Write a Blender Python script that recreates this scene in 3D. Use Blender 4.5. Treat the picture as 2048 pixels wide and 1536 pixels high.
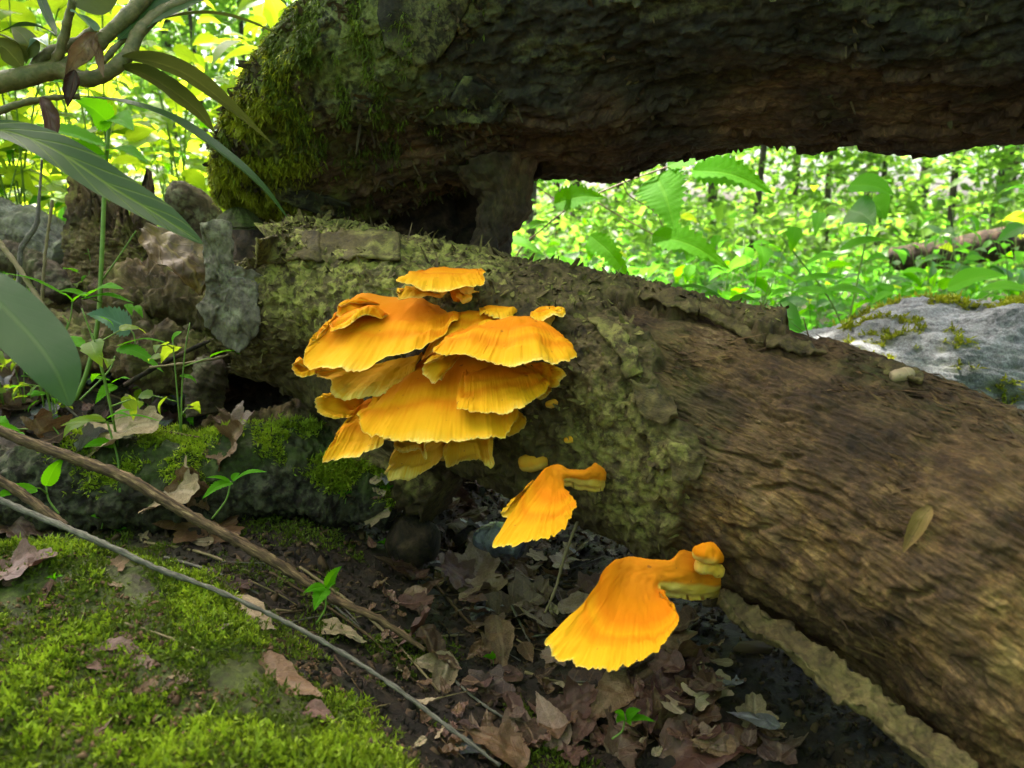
import bpy, math, random
import numpy as np
from mathutils import Vector, Matrix
from mathutils.bvhtree import BVHTree

# ------------------------------------------------------------------ camera, sky, sun, exposure
for o in list(bpy.data.objects): bpy.data.objects.remove(o)
scene = bpy.context.scene
col = scene.collection
random.seed(7); rng = np.random.default_rng(7)
R = math.radians

F_PX, CX, CY = 1500.0, 1024.0, 768.0          # focal length in photo pixels, picture centre
CAM_H, PITCH = 0.55, R(12.0)
cam_d = bpy.data.cameras.new('camera'); cam = bpy.data.objects.new('camera', cam_d); col.objects.link(cam)
cam.location = (0, 0, CAM_H); cam.rotation_euler = (math.pi/2 - PITCH, 0, 0)
cam_d.sensor_width = 36; cam_d.lens = 36*F_PX/2048
cam_d.clip_start = 0.02; cam_d.clip_end = 500
cam_d.dof.use_dof = True; cam_d.dof.focus_distance = 0.98; cam_d.dof.aperture_fstop = 6.5
scene.camera = cam
scene.render.resolution_x = 1024; scene.render.resolution_y = 768

SUN_EL, SUN_AZ = R(62), R(-38)                 # azimuth from +Y towards +X: the sun stands behind the logs, to the left
world = bpy.data.worlds.new('World'); scene.world = world; world.use_nodes = True
wn = world.node_tree; bgn = wn.nodes['Background']
sky = wn.nodes.new('ShaderNodeTexSky'); sky.sky_type = 'NISHITA'; sky.sun_disc = False
sky.sun_elevation = SUN_EL; sky.sun_rotation = SUN_AZ
sky.air_density = 0.7; sky.dust_density = 6.0; sky.ozone_density = 0.0
wn.links.new(sky.outputs[0], bgn.inputs[0]); bgn.inputs[1].default_value = 0.15
sd = bpy.data.lights.new('sun', 'SUN'); sd.energy = 5.0; sd.angle = R(0.53); sd.color = (1.0, 0.94, 0.82)
sun = bpy.data.objects.new('sun', sd); col.objects.link(sun)
sv = Vector((math.sin(SUN_AZ)*math.cos(SUN_EL), math.cos(SUN_AZ)*math.cos(SUN_EL), math.sin(SUN_EL)))
sun.rotation_euler = sv.to_track_quat('Z', 'Y').to_euler(); sun.location = sv*30
vs = scene.view_settings; vs.view_transform = 'Standard'; vs.look = 'None'; vs.gamma = 1; vs.use_curve_mapping = False
vs.exposure = 2.55
scene.render.engine = 'CYCLES'
scene.cycles.max_bounces = 8; scene.cycles.diffuse_bounces = 4; scene.cycles.transmission_bounces = 4

# ------------------------------------------------------------------ helpers
ca, sa = math.cos(PITCH), math.sin(PITCH)
FW, UP, RT = np.array([0, ca, -sa]), np.array([0, sa, ca]), np.array([1.0, 0, 0])
C0 = np.array([0, 0, CAM_H])
def W(px, py, d): return C0 + d*(FW + (px-CX)/F_PX*RT + (CY-py)/F_PX*UP)
def proj(P):
    q = np.asarray(P) - C0
    d = q@FW
    return CX + F_PX*(q@RT)/d, CY - F_PX*(q@UP)/d, d

_perm = rng.permutation(256).astype(np.int64)
_g = rng.normal(size=(256, 3)); _g /= np.linalg.norm(_g, axis=1)[:, None]
def pn(p):
    p = np.asarray(p, float); i = np.floor(p).astype(np.int64); f = p - i
    w = f*f*f*(f*(f*6-15)+10); out = np.zeros(p.shape[:-1])
    for dx in (0, 1):
        hx = _perm[(i[..., 0]+dx) & 255]; wx = w[..., 0] if dx else 1-w[..., 0]
        for dy in (0, 1):
            hy = _perm[(hx+i[..., 1]+dy) & 255]; wy = w[..., 1] if dy else 1-w[..., 1]
            for dz in (0, 1):
                h = _perm[(hy+i[..., 2]+dz) & 255]; wz = w[..., 2] if dz else 1-w[..., 2]
                g = _g[h]
                out += wx*wy*wz*(g[..., 0]*(f[..., 0]-dx)+g[..., 1]*(f[..., 1]-dy)+g[..., 2]*(f[..., 2]-dz))
    return out*1.5
def fbm(p, o=4, g=.5):
    p = np.asarray(p, float); s = 0; a = 1
    for k in range(o): s = s + a*pn(p*2**k+k*17.3); a *= g
    return s
def ridged(p, o=4, g=.5):
    p = np.asarray(p, float); s = 0; a = 1
    for k in range(o): s = s + a*(1-2*np.abs(pn(p*2**k+k*9.1))); a *= g
    return s/2
def sst(a, b, x):
    t = np.clip((x-a)/(b-a), 0, 1); return t*t*(3-2*t)
def st3(*a): return np.stack(np.broadcast_arrays(*a), -1)
def catmull(P, n):
    P = np.asarray(P, float); m = len(P)
    if m == 2: return P[0]+(P[1]-P[0])*np.linspace(0, 1, n)[:, None]
    Q = np.vstack([2*P[0]-P[1], P, 2*P[-1]-P[-2]])
    t = np.linspace(0, m-1, n); i = np.minimum(t.astype(int), m-2); f = (t-i)[:, None]
    a, b, c, d = Q[i], Q[i+1], Q[i+2], Q[i+3]
    return .5*(2*b+(c-a)*f+(2*a-5*b+4*c-d)*f**2+(3*b-a-3*c+d)*f**3)
def sdpoly(px, py, poly):
    """signed distance in photo pixels, positive inside"""
    poly = np.asarray(poly, float); ins = np.zeros(px.shape, bool); dm = np.full(px.shape, 1e9)
    for (x0, y0), (x1, y1) in zip(poly, np.roll(poly, -1, 0)):
        ex, ey = x1-x0, y1-y0
        t = np.clip(((px-x0)*ex+(py-y0)*ey)/(ex*ex+ey*ey+1e-9), 0, 1)
        dm = np.minimum(dm, np.hypot(px-x0-t*ex, py-y0-t*ey))
        c = ((y0 > py) != (y1 > py)) & (px < (x1-x0)*(py-y0)/(y1-y0+1e-12)+x0)
        ins ^= c
    return np.where(ins, dm, -dm)

def mk_mesh(name, V, faces, mat=None, smooth=True, uv=None, attrs=None):
    V = np.asarray(V, np.float32).reshape(-1, 3)
    if not isinstance(faces, list): faces = [faces]
    faces = [np.asarray(f, np.int32) for f in faces if len(f)]
    m = bpy.data.meshes.new(name)
    m.vertices.add(len(V)); m.vertices.foreach_set('co', V.ravel())
    li = np.concatenate([f.ravel() for f in faces]); ct = np.concatenate([np.full(len(f), f.shape[1]) for f in faces])
    m.loops.add(len(li)); m.loops.foreach_set('vertex_index', li)
    m.polygons.add(len(ct)); m.polygons.foreach_set('loop_start', np.concatenate([[0], np.cumsum(ct)[:-1]]).astype(np.int32))
    m.polygons.foreach_set('loop_total', ct.astype(np.int32))
    if smooth: m.polygons.foreach_set('use_smooth', np.ones(len(ct), bool))
    if uv is not None:
        l = m.uv_layers.new(name='UVMap'); l.data.foreach_set('uv', np.asarray(uv, np.float32).reshape(-1, 2)[li].ravel())
    for k, a in (attrs or {}).items():
        at = m.attributes.new(k, 'FLOAT', 'POINT'); at.data.foreach_set('value', np.asarray(a, np.float32).ravel())
    m.update(calc_edges=True); m.validate()
    if mat: m.materials.append(mat)
    return m
def link(name, data, parent=None):
    o = bpy.data.objects.new(name, data); col.objects.link(o)
    if parent is not None:
        o.parent = parent
        if parent.type == 'EMPTY' and parent.get('_keep', 1): o.matrix_parent_inverse = parent.matrix_basis.inverted()
    return o
def mk(name, V, faces, mat, parent=None, **k): return link(name, mk_mesh(name, V, faces, mat, **k), parent)
def tag(o, label=None, cat=None, group=None, kind=None):
    if label: o['label'] = label
    if cat: o['category'] = cat
    if group: o['group'] = group
    if kind: o['kind'] = kind
    return o
def empty(name, loc, label=None, cat=None, group=None):
    o = bpy.data.objects.new(name, None); col.objects.link(o); o.location = Vector(loc); o.empty_display_size = .02
    return tag(o, label, cat, group)
def gridf(n, m, wrap=False):
    a = np.arange(n*m).reshape(n, m)
    if wrap: b = np.roll(a, -1, 1); return np.stack([a[:-1], b[:-1], b[1:], a[1:]], -1).reshape(-1, 4)
    return np.stack([a[:-1, :-1], a[:-1, 1:], a[1:, 1:], a[1:, :-1]], -1).reshape(-1, 4)
def norm(v): return v/(np.linalg.norm(v, axis=-1, keepdims=True)+1e-12)
def frames(c):
    t = norm(np.gradient(c, axis=0)); up = np.array([0, 0, 1.0])
    if abs(t[:, 2]).mean() > .8: up = np.array([0, 1.0, 0])
    s = norm(np.cross(t, up)); u = np.cross(s, t); return t, s, u
def tube(path, rad, M=8, n=None, rough=0, sc=60, flat=1.0):
    path = np.asarray(path, float)
    n = n or len(path); c = catmull(path, n); r = np.interp(np.linspace(0, 1, n), np.linspace(0, 1, len(np.atleast_1d(rad))), np.atleast_1d(rad)) if np.ndim(rad) else np.full(n, rad)
    t, s, u = frames(c); a = np.arange(M)/M*2*np.pi
    rd = s[:, None]*np.cos(a)[None, :, None] + flat*u[:, None]*np.sin(a)[None, :, None]
    V = c[:, None]+rd*r[:, None, None]
    if rough: V = V+rd*(rough*fbm(V*sc, 3))[..., None]*np.minimum(1, r/r.max()+.3)[:, None, None]
    Fq = gridf(n, M, True); V = V.reshape(-1, 3)
    V = np.vstack([V, c[0], c[-1]]); k = n*M
    i = np.arange(M); j = (i+1) % M
    caps = np.vstack([np.stack([j, i, np.full(M, k)], -1), np.stack([k-M+i, k-M+j, np.full(M, k+1)], -1)])
    L = np.concatenate([[0], np.cumsum(np.linalg.norm(np.diff(c, axis=0), axis=1))])
    uv = np.stack(np.broadcast_arrays(L[:, None], (a*r.mean())[None]), -1).reshape(-1, 2)
    return V, [Fq, caps], np.vstack([uv, [0, 0], [L[-1], 0]])
class Acc:                                     # collects shapes for one mesh
    def __init__(s): s.V = []; s.F = {3: [], 4: []}; s.U = []; s.n = 0
    def add(s, V, F, uv=None):
        V = np.asarray(V).reshape(-1, 3)
        for f in (F if isinstance(F, list) else [F]): s.F[f.shape[1]].append(np.asarray(f)+s.n)
        s.V.append(V); s.U.append(np.zeros((len(V), 2)) if uv is None else np.asarray(uv).reshape(-1, 2)); s.n += len(V)
    def mesh(s, name, mat, **k):
        return mk_mesh(name, np.vstack(s.V), [np.vstack(f) for f in s.F.values() if f], mat, uv=np.vstack(s.U), **k)

# ------------------------------------------------------------------ materials
class NT:
    def __init__(s, name):
        s.m = bpy.data.materials.new(name); s.m.use_nodes = True; s.t = s.m.node_tree; s.t.nodes.clear()
        s.out = s.t.nodes.new('ShaderNodeOutputMaterial')
    def n(s, typ, ins=None, **props):
        d = s.t.nodes.new('ShaderNode'+typ)
        for k, v in props.items(): setattr(d, k, v)
        for k, v in (ins or {}).items(): s.set(d.inputs[k], v)
        return d
    def set(s, sock, v):
        if isinstance(v, bpy.types.Node): v = v.outputs[0]
        if isinstance(v, bpy.types.NodeSocket): s.t.links.new(v, sock)
        else:
            if sock.type == 'RGBA' and len(v) == 3: v = (*v, 1)
            sock.default_value = v
    def attr(s, k): return s.n('Attribute', attribute_name=k).outputs['Fac']
    def co(s, k='Object'): return s.n('TexCoord').outputs[k]
    def map(s, v, scale): return s.n('Mapping', {'Vector': v, 'Scale': scale}).outputs[0]
    def noise(s, v, sc, det=5, rough=.6, dist=0):
        return s.n('TexNoise', {'Vector': v, 'Scale': sc, 'Detail': det, 'Roughness': rough, 'Distortion': dist}).outputs['Fac']
    def ramp(s, f, stops, interp='LINEAR'):
        d = s.n('ValToRGB', {'Fac': f}); e = d.color_ramp; e.interpolation = interp
        while len(e.elements) > len(stops): e.elements.remove(e.elements[-1])
        while len(e.elements) < len(stops): e.elements.new(1)
        for el, (p, c) in zip(e.elements, stops): el.position = p; el.color = (*c, 1) if np.ndim(c) else (c, c, c, 1)
        return d.outputs['Color']
    def mix(s, f, a, b, mode='MIX'):
        d = s.n('Mix', data_type='RGBA', blend_type=mode)
        s.set(d.inputs[0], f); s.set(d.inputs[6], a); s.set(d.inputs[7], b); return d.outputs[2]
    def math(s, op, a, b=0.0, c=0.0, clamp=False):
        d = s.n('Math', operation=op, use_clamp=clamp); s.set(d.inputs[0], a); s.set(d.inputs[1], b); s.set(d.inputs[2], c); return d.outputs[0]
    def bump(s, h, st=.5, dist=.002): return s.n('Bump', {'Height': h, 'Strength': st, 'Distance': dist}).outputs[0]
    def bsdf(s, color, rough=.8, normal=None, spec=.3, transl=0, tcol=None, sss=0, sub=(.01, .004, .001), coat=0):
        p = s.n('BsdfPrincipled', {'Base Color': color, 'Roughness': rough, 'Specular IOR Level': spec, 'Coat Weight': coat})
        if normal is not None: s.set(p.inputs['Normal'], normal)
        if sss: p.inputs['Subsurface Weight'].default_value = sss; p.inputs['Subsurface Radius'].default_value = sub; p.inputs['Subsurface Scale'].default_value = 1
        sh = p.outputs[0]
        if transl:
            t = s.n('BsdfTranslucent', {'Color': tcol if tcol is not None else color})
            if normal is not None: s.set(t.inputs['Normal'], normal)
            x = s.n('MixShader', {'Fac': transl}); s.set(x.inputs[1], sh); s.set(x.inputs[2], t.outputs[0]); sh = x.outputs[0]
        s.t.links.new(sh, s.out.inputs[0]); return s.m
    def rnd(s): return s.n('ObjectInfo').outputs['Random']

def m_log(name, wood, bark, moss, lich):
    t = NT(name); co = t.co(); uv = t.co('UV')
    g1 = t.noise(t.map(uv, (9, 48, 1)), 1.0, 8, .7, .6); g2 = t.noise(t.map(uv, (42, 230, 1)), 1, 5, .65, .5)
    big = t.noise(co, 7, 5, .6, .4); fine = t.noise(co, 170, 6, .7); mid = t.noise(co, 42, 6, .65, .5)
    wc = t.ramp(t.math('ADD', t.math('MULTIPLY_ADD', g1, .4, t.math('MULTIPLY', big, .6)), t.math('MULTIPLY', mid, .2)), [(.42, wood[0]), (.56, wood[1]), (.68, wood[2]), (.84, wood[3])])
    wc = t.mix(t.math('MULTIPLY', t.attr('gold'), t.ramp(t.noise(co, 24, 5, .6, .5), [(.38, 0.0), (.6, .9)])), wc, t.ramp(mid, [(.3, (.035, .017, .005)), (.5, (.115, .062, .018)), (.7, (.24, .155, .05))]))
    wc = t.mix(.45, wc, t.mix(1.0, wc, t.ramp(g2, [(.28, .15), (.5, .9), (.72, 2.4)]), 'MULTIPLY'))
    g3 = t.noise(t.map(uv, (140, 480, 1)), 1, 4, .65, 1.0); wc = t.mix(.38, wc, t.mix(1.0, wc, t.ramp(g3, [(.3, .2), (.5, .9), (.7, 2.6)]), 'MULTIPLY'))
    bc = t.ramp(t.math('MULTIPLY_ADD', mid, .6, t.math('MULTIPLY', fine, .4)), [(.36, bark[0]), (.48, bark[1]), (.6, bark[2]), (.72, bark[3])])
    c = t.mix(t.attr('bark'), wc, bc)
    lm = t.math('MULTIPLY', t.attr('lichen'), t.ramp(t.noise(co, 55, 6, .7, .3), [(.44, 0.0), (.56, 1.0)]))
    c = t.mix(lm, c, t.ramp(fine, [(.3, lich[0]), (.7, lich[1])]))
    mm = t.math('MULTIPLY', t.attr('moss'), t.ramp(t.noise(co, 38, 5, .7), [(.36, .25), (.55, 1.0)]))
    c = t.mix(mm, c, t.ramp(t.noise(co, 120, 4, .7), [(.3, moss[0]), (.7, moss[1])]))
    h = t.math('ADD', t.math('MULTIPLY', fine, .5), t.math('MULTIPLY_ADD', g2, .5, t.math('MULTIPLY', mid, .8)))
    return t.bsdf(c, t.ramp(fine, [(.3, .6), (.7, .95)]), t.bump(h, .9, .004), .25)

M_LOW = m_log('rotting_wood', [(.007, .0038, .002), (.036, .019, .008), (.10, .058, .024), (.26, .185, .105)],
              [(.018, .012, .006), (.062, .043, .016), (.118, .088, .033), (.22, .18, .08)],
              [(.03, .04, .006), (.12, .14, .02)], [(.17, .155, .035), (.36, .34, .085)])
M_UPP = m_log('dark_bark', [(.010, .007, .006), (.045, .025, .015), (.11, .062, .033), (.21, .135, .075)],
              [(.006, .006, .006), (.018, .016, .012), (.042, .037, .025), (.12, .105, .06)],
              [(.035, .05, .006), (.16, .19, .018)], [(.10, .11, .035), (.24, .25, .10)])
M_MLOG = m_log('mossy_dark_wood', [(.007, .005, .003), (.020, .013, .008), (.05, .033, .018), (.12, .085, .05)],
               [(.005, .004, .003), (.015, .011, .007), (.036, .027, .017), (.09, .072, .048)],
               [(.015, .022, .005), (.05, .075, .010)], [(.10, .11, .05), (.24, .25, .14)])
M_STUMP = m_log('weathered_stump_wood', [(.010, .006, .004), (.035, .021, .012), (.08, .051, .031), (.19, .135, .09)],
                [(.012, .008, .005), (.038, .026, .016), (.085, .06, .04), (.18, .14, .10)],
                [(.03, .05, .008), (.10, .15, .02)], [(.2, .2, .1), (.34, .33, .2)])
M_SLAB = m_log('grey_bark', [(.05, .04, .035), (.12, .105, .088), (.2, .18, .15), (.33, .31, .27)],
               [(.045, .036, .027), (.12, .10, .076), (.2, .172, .135), (.32, .285, .23)],
               [(.05, .06, .015), (.11, .12, .03)], [(.2, .19, .12), (.32, .31, .2)])

def m_ground():
    t = NT('forest_soil'); co = t.co(); fine = t.noise(co, 160, 6, .7); mid = t.noise(co, 28, 6, .65, .5)
    c = t.ramp(t.math('MULTIPLY_ADD', mid, .6, t.math('MULTIPLY', fine, .4)), [(.38, (.006, .004, .0025)), (.52, (.022, .013, .007)), (.64, (.055, .033, .018)), (.78, (.13, .085, .05))])
    mm = t.math('MULTIPLY', t.attr('moss'), t.ramp(t.noise(co, 22, 6, .7, .4), [(.38, .1), (.52, 1.0)]))
    c = t.mix(mm, c, t.ramp(t.noise(co, 130, 5, .7), [(.3, (.022, .022, .006)), (.5, (.05, .06, .010)), (.72, (.11, .14, .018))]))
    h = t.math('MULTIPLY_ADD', fine, .5, mid)
    return t.bsdf(c, .7, t.bump(h, 1, .006), .35)
M_GROUND = m_ground()

def m_leaf(name, c0, c1, vein, tr=.42, rough=.45, spec=.4, nv=9, var=.5, tcol=None, coat=0, lv=.55):
    t = NT(name); uv = t.co('UV'); sep = t.n('SeparateXYZ', {0: uv}); u, v = sep.outputs[0], sep.outputs[1]
    av = t.math('ABSOLUTE', t.math('SUBTRACT', v, .5))
    mid = t.ramp(av, [(.0, 1.0), (.028, .7), (.05, 0.0)])
    lat = t.math('FRACT', t.math('MULTIPLY', t.math('SUBTRACT', u, t.math('MULTIPLY', av, .45)), nv))
    latl = t.ramp(lat, [(0, 1.0), (.05, .5), (.13, 0.0), (.9, 0.0), (1, 1.0)])
    vn = t.math('MAXIMUM', mid, t.math('MULTIPLY', t.math('MULTIPLY', latl, lv), t.noise(t.co(), 30, 3, .6)))
    n = t.noise(t.co(), 40, 4, .6); r = t.rnd()
    c = t.mix(t.math('ADD', t.math('MULTIPLY', r, var), t.math('MULTIPLY', n, 1-var)), c0, c1)
    c2 = t.mix(t.math('MULTIPLY', vn, .6), c, vein)
    tc = t.mix(.78, c2, tcol) if tcol else c2
    h = t.math('SUBTRACT', t.math('MULTIPLY', n, .3), vn)
    return t.bsdf(c2, rough, t.bump(h, .5, .001), spec, tr, tc, coat=coat)
M_NETTLE = m_leaf('nettle_leaf_green', (.042, .17, .002), (.07, .24, .004), (.10, .27, .01), .45, .65, .08, tcol=(.22, .66, .004))
M_BGLEAF = m_leaf('undergrowth_leaf', (.05, .13, .012), (.13, .22, .02), (.2, .3, .06), .6, .45, .3, tcol=(.52, .70, .02))
M_BGLEAF2 = m_leaf('undergrowth_leaf_cool', (.035, .11, .02), (.08, .19, .025), (.15, .26, .08), .55, .42, .35, tcol=(.12, .42, .02))
M_RHODO = m_leaf('rhododendron_leaf', (.022, .055, .010), (.036, .080, .014), (.07, .12, .025), .2, .42, .22, 14, .4, lv=.15)
M_RHODOU = m_leaf('rhododendron_leaf_underside', (.06, .075, .012), (.085, .10, .018), (.14, .15, .03), .35, .5, .3, 14, .4, lv=.25)
M_RHODOM = m_leaf('mottled_rhododendron_leaf', (.012, .040, .006), (.022, .062, .008), (.13, .20, .010), .2, .5, .12, 7, .4, lv=1.5)
M_GLOSS = m_leaf('pale_glossy_leaf', (.10, .2, .12), (.16, .28, .18), (.25, .4, .28), .25, .25, .7, 9, .4)

def m_dead(name, stops, rough=.7, spec=.35, tr=.12):
    t = NT(name); co = t.co(); uv = t.co('UV'); sep = t.n('SeparateXYZ', {0: uv}); u, v = sep.outputs[0], sep.outputs[1]
    av = t.math('ABSOLUTE', t.math('SUBTRACT', v, .5))
    mid = t.ramp(av, [(0, 1.0), (.02, .8), (.04, 0.0)])
    lat = t.math('FRACT', t.math('MULTIPLY', t.math('SUBTRACT', u, t.math('MULTIPLY', av, .8)), 6))
    latl = t.ramp(lat, [(0, 1.0), (.06, .3), (.1, 0.0), (.94, 0.0), (1, 1.0)])
    vn = t.math('MAXIMUM', mid, t.math('MULTIPLY', latl, .5))
    n = t.noise(co, 35, 6, .65, .4); f = t.noise(co, 220, 4, .7)
    k = t.math('ADD', t.math('MULTIPLY_ADD', t.rnd(), .45, t.math('MULTIPLY', n, .6)), t.math('MULTIPLY', f, .12))
    c = t.ramp(k, [(.28, stops[0]), (.5, stops[1]), (.72, stops[2]), (.95, stops[3])])
    c = t.mix(t.math('MULTIPLY', vn, .45), c, stops[3])
    c = t.mix(t.ramp(t.noise(co, 60, 3, .5), [(.62, 0.0), (.7, .8)]), c, stops[0])
    return t.bsdf(c, rough, t.bump(t.math('MULTIPLY_ADD', vn, .6, n), .7, .002), spec, tr)
M_DEAD = m_dead('dead_leaf_brown', [(.018, .008, .004), (.068, .031, .012), (.135, .07, .03), (.26, .16, .085)], .5, .4)
M_DEADP = m_dead('dead_leaf_pinkish', [(.028, .013, .008), (.085, .045, .027), (.16, .092, .058), (.29, .19, .13)], .42, .5)
M_DEADT = m_dead('dead_leaf_tan', [(.10, .065, .035), (.22, .155, .085), (.32, .24, .14), (.42, .33, .22)])
M_DEADY = m_dead('dead_leaf_golden', [(.07, .04, .010), (.15, .09, .022), (.22, .14, .036), (.30, .21, .07)])
M_DEADG = m_dead('dead_leaf_wet_grey', [(.035, .032, .035), (.085, .08, .085), (.16, .15, .16), (.28, .27, .29)], .32, .6)
M_DEADR = m_dead('dead_leaf_dark_red', [(.022, .008, .006), (.06, .022, .014), (.10, .045, .028), (.18, .09, .06)], .5, .45)
M_ROT = m_dead('rotting_glossy_leaf', [(.014, .007, .004), (.035, .017, .007), (.075, .045, .012), (.22, .15, .02)], .5, .35, .03)

def m_simple(name, stops, sc=60, rough=.75, spec=.3, bump=.003, st=.8, stretch=None, tr=0):
    t = NT(name); co = t.co('UV') if stretch else t.co()
    if stretch: co = t.map(co, stretch)
    n = t.noise(co, sc, 6, .65, .3)
    return t.bsdf(t.ramp(n, [(.3+.4*i/(len(stops)-1), c) for i, c in enumerate(stops)]), rough, t.bump(n, st, bump), spec, tr)
M_TWIG = m_simple('twig_bark', [(.014, .008, .004), (.045, .026, .012), (.11, .07, .032), (.30, .21, .10)], 1, .8, .25, .003, .8, (40, 300, 1))
M_TWIGG = m_simple('grey_twig_bark', [(.04, .035, .028), (.10, .09, .07), (.19, .175, .14)], 1, .8, .25, .002, .8, (60, 400, 1))
M_RBRANCH = m_simple('rhododendron_bark', [(.05, .055, .015), (.10, .095, .03), (.17, .13, .055)], 90, .6, .35)
M_STEM = m_simple('green_stem', [(.10, .19, .02), (.17, .28, .04)], 60, .5, .4, .001, .3, None, .2)
M_STEMP = m_simple('pinkish_stem', [(.16, .10, .06), (.26, .13, .10)], 60, .5, .4, .001, .3)
M_STEMB = m_simple('brown_stem', [(.12, .09, .04), (.2, .15, .07)], 60, .6, .3, .001, .3)
M_WETSTONE = m_simple('wet_stone', [(.02, .022, .026), (.06, .065, .075), (.13, .14, .16)], 50, .12, .8, .006, 1)
M_TRUNK = m_simple('tree_bark', [(.025, .02, .014), (.06, .05, .036), (.11, .095, .07)], 14, .9, .2, .01, 1)
M_DARKROT = m_simple('dark_rotten_wood', [(.006, .005, .004), (.018, .013, .009), (.05, .032, .02), (.11, .07, .045)], 28, .9, .2, .008, 1)
M_FARLEAF = m_leaf('far_leaf', (.045, .12, .012), (.12, .21, .02), (.12, .2, .03), .6, .4, .45, 4, .1, tcol=(.28, .56, .05))

def m_moss(name, a, b, c):
    t = NT(name); n = t.noise(t.co(), 14, 5, .6); f = t.noise(t.co(), 260, 3, .6)
    return t.bsdf(t.ramp(t.math('MULTIPLY_ADD', n, .6, t.math('MULTIPLY', f, .42)), [(.35, a), (.52, b), (.7, c)]), .6, None, .3, .35)
M_MOSS = m_moss('bright_moss', (.09, .14, .008), (.24, .33, .014), (.45, .58, .03))
M_MOSSD = m_moss('deep_moss', (.04, .055, .007), (.10, .14, .010), (.20, .26, .018))
M_MOSSY = m_moss('yellow_moss', (.09, .10, .007), (.24, .26, .012), (.42, .46, .02))

def m_boulder():
    t = NT('boulder_stone'); co = t.co(); n = t.noise(co, 14, 8, .75); f = t.noise(co, 160, 6, .75); g = t.noise(co, 480, 3, .7)
    c = t.ramp(t.math('ADD', t.math('MULTIPLY_ADD', n, .35, t.math('MULTIPLY', f, .4)), t.math('MULTIPLY', g, .25)), [(.38, (.05, .05, .052)), (.47, (.15, .15, .155)), (.54, (.26, .265, .275)), (.62, (.42, .43, .44))])
    c = t.mix(t.math('MULTIPLY', t.attr('moss'), t.ramp(f, [(.4, .3), (.6, 1.0)])), c, t.ramp(f, [(.3, (.035, .045, .010)), (.7, (.12, .14, .03))]))
    return t.bsdf(c, .8, t.bump(t.math('MULTIPLY_ADD', g, .5, f), 1, .006), .3)
M_BOULDER = m_boulder()

def m_fungus():
    t = NT('shelf_fungus_flesh'); uv = t.co('UV'); sep = t.n('SeparateXYZ', {0: uv}); u, v = sep.outputs[0], sep.outputs[1]
    co = t.co(); big = t.noise(co, 28, 4, .6, .3)
    streak = t.noise(t.map(uv, (70, 3.5, 1)), 1, 5, .65); fine = t.noise(co, 420, 4, .6)
    k = t.math('ADD', v, t.math('MULTIPLY', t.math('SUBTRACT', t.math('MULTIPLY_ADD', big, .55, t.math('MULTIPLY', streak, .45)), .5), .26))
    top = t.ramp(k, [(0, (.60, .195, .010)), (.22, (.60, .185, .003)), (.42, (.58, .160, .002)), (.55, (.62, .25, .004)), (.62, (.58, .175, .002)), (.72, (.62, .27, .005)), (.88, (.63, .32, .008)), (.955, (.64, .37, .03)), (1, (.68, .51, .13))])
    und = t.ramp(big, [(.3, (.60, .36, .035)), (.7, (.66, .46, .11))])
    c = t.mix(t.attr('under'), top, und)
    c = t.mix(t.math('MULTIPLY', t.ramp(streak, [(.35, .5), (.6, 0.0)]), t.math('MULTIPLY', v, .35)), c, (.70, .20, .005))
    c = t.mix(t.ramp(t.noise(co, 130, 2, .4), [(.735, 0.0), (.76, .7)]), c, (.25, .08, .02))
    h = t.math('MULTIPLY_ADD', streak, 1.0, t.math('MULTIPLY', fine, .25))
    return t.bsdf(c, .78, t.bump(h, .22, .0014), .08, 0, None, .2, (.006, .0025, .0006))
M_FUNGUS = m_fungus()
# ------------------------------------------------------------------ ground
def axis(lo, hi, st, far, gr=1.16):
    a = list(np.arange(lo, hi, st)); d = st
    l, h = [], []
    x = lo; 
    while x > -far: d *= gr; x -= d; l.append(x)
    d = st; x = a[-1]
    while x < far: d *= gr; x += d; h.append(x)
    return np.array(l[::-1]+a+h)
def ground_z(x, y, fine=True):
    s = x+y-.39+.05*pn(st3(x*5, y*5, 3.3))
    z = .03 + .13*sst(.24, -.10, s)*sst(.98, .74, y)
    z = z + .07*sst(.0, -.4, x)*sst(.5, 1.0, y)*sst(4, 2.4, y) + .30*sst(-.30, -.75, x)*sst(1.15, 1.95, y)*sst(4.6, 2.8, y)
    z = z - .05*sst(.02, .3, x)*sst(.9, .6, y) - .05*np.exp(-((x+.02-.35*(1.0-y))/.13)**2)*sst(1.35, 1.1, y)*sst(.5, .7, y)
    r = np.hypot(x, y)
    z = z + .05*pn(st3(x*.5, y*.5, 1.7))*sst(2, 6, r) + .5*pn(st3(x*.07, y*.07, 5.1))*sst(10, 30, r) + .02*np.maximum(r-25, 0)
    if fine:
        k = sst(6, 2.5, r)
        z = z + .013*fbm(st3(x*7, y*7, .5), 3) + k*(.007*ridged(st3(x*20, y*20, 9), 3) + .004*fbm(st3(x*60, y*60, 2), 3))
    return z
gx = axis(-1.5, 1.0, .0075, 150); gy = axis(.22, 2.2, .0075, 150)
X, Y = np.meshgrid(gx, gy); Z = ground_z(X, Y)
sm = X+Y-.39
gmoss = np.maximum(sst(.16, .0, sm+.06*fbm(st3(X*9, Y*9, 1)))*sst(1.25, .9, Y), .8*sst(.1, .35, pn(st3(X*.8, Y*.8, 4)))*sst(3.5, 4.5, Y))
GV = np.stack([X, Y, Z], -1)
ground = tag(mk('ground', GV, gridf(len(gy), len(gx)), M_GROUND, attrs={'moss': gmoss}), kind='structure')

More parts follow.
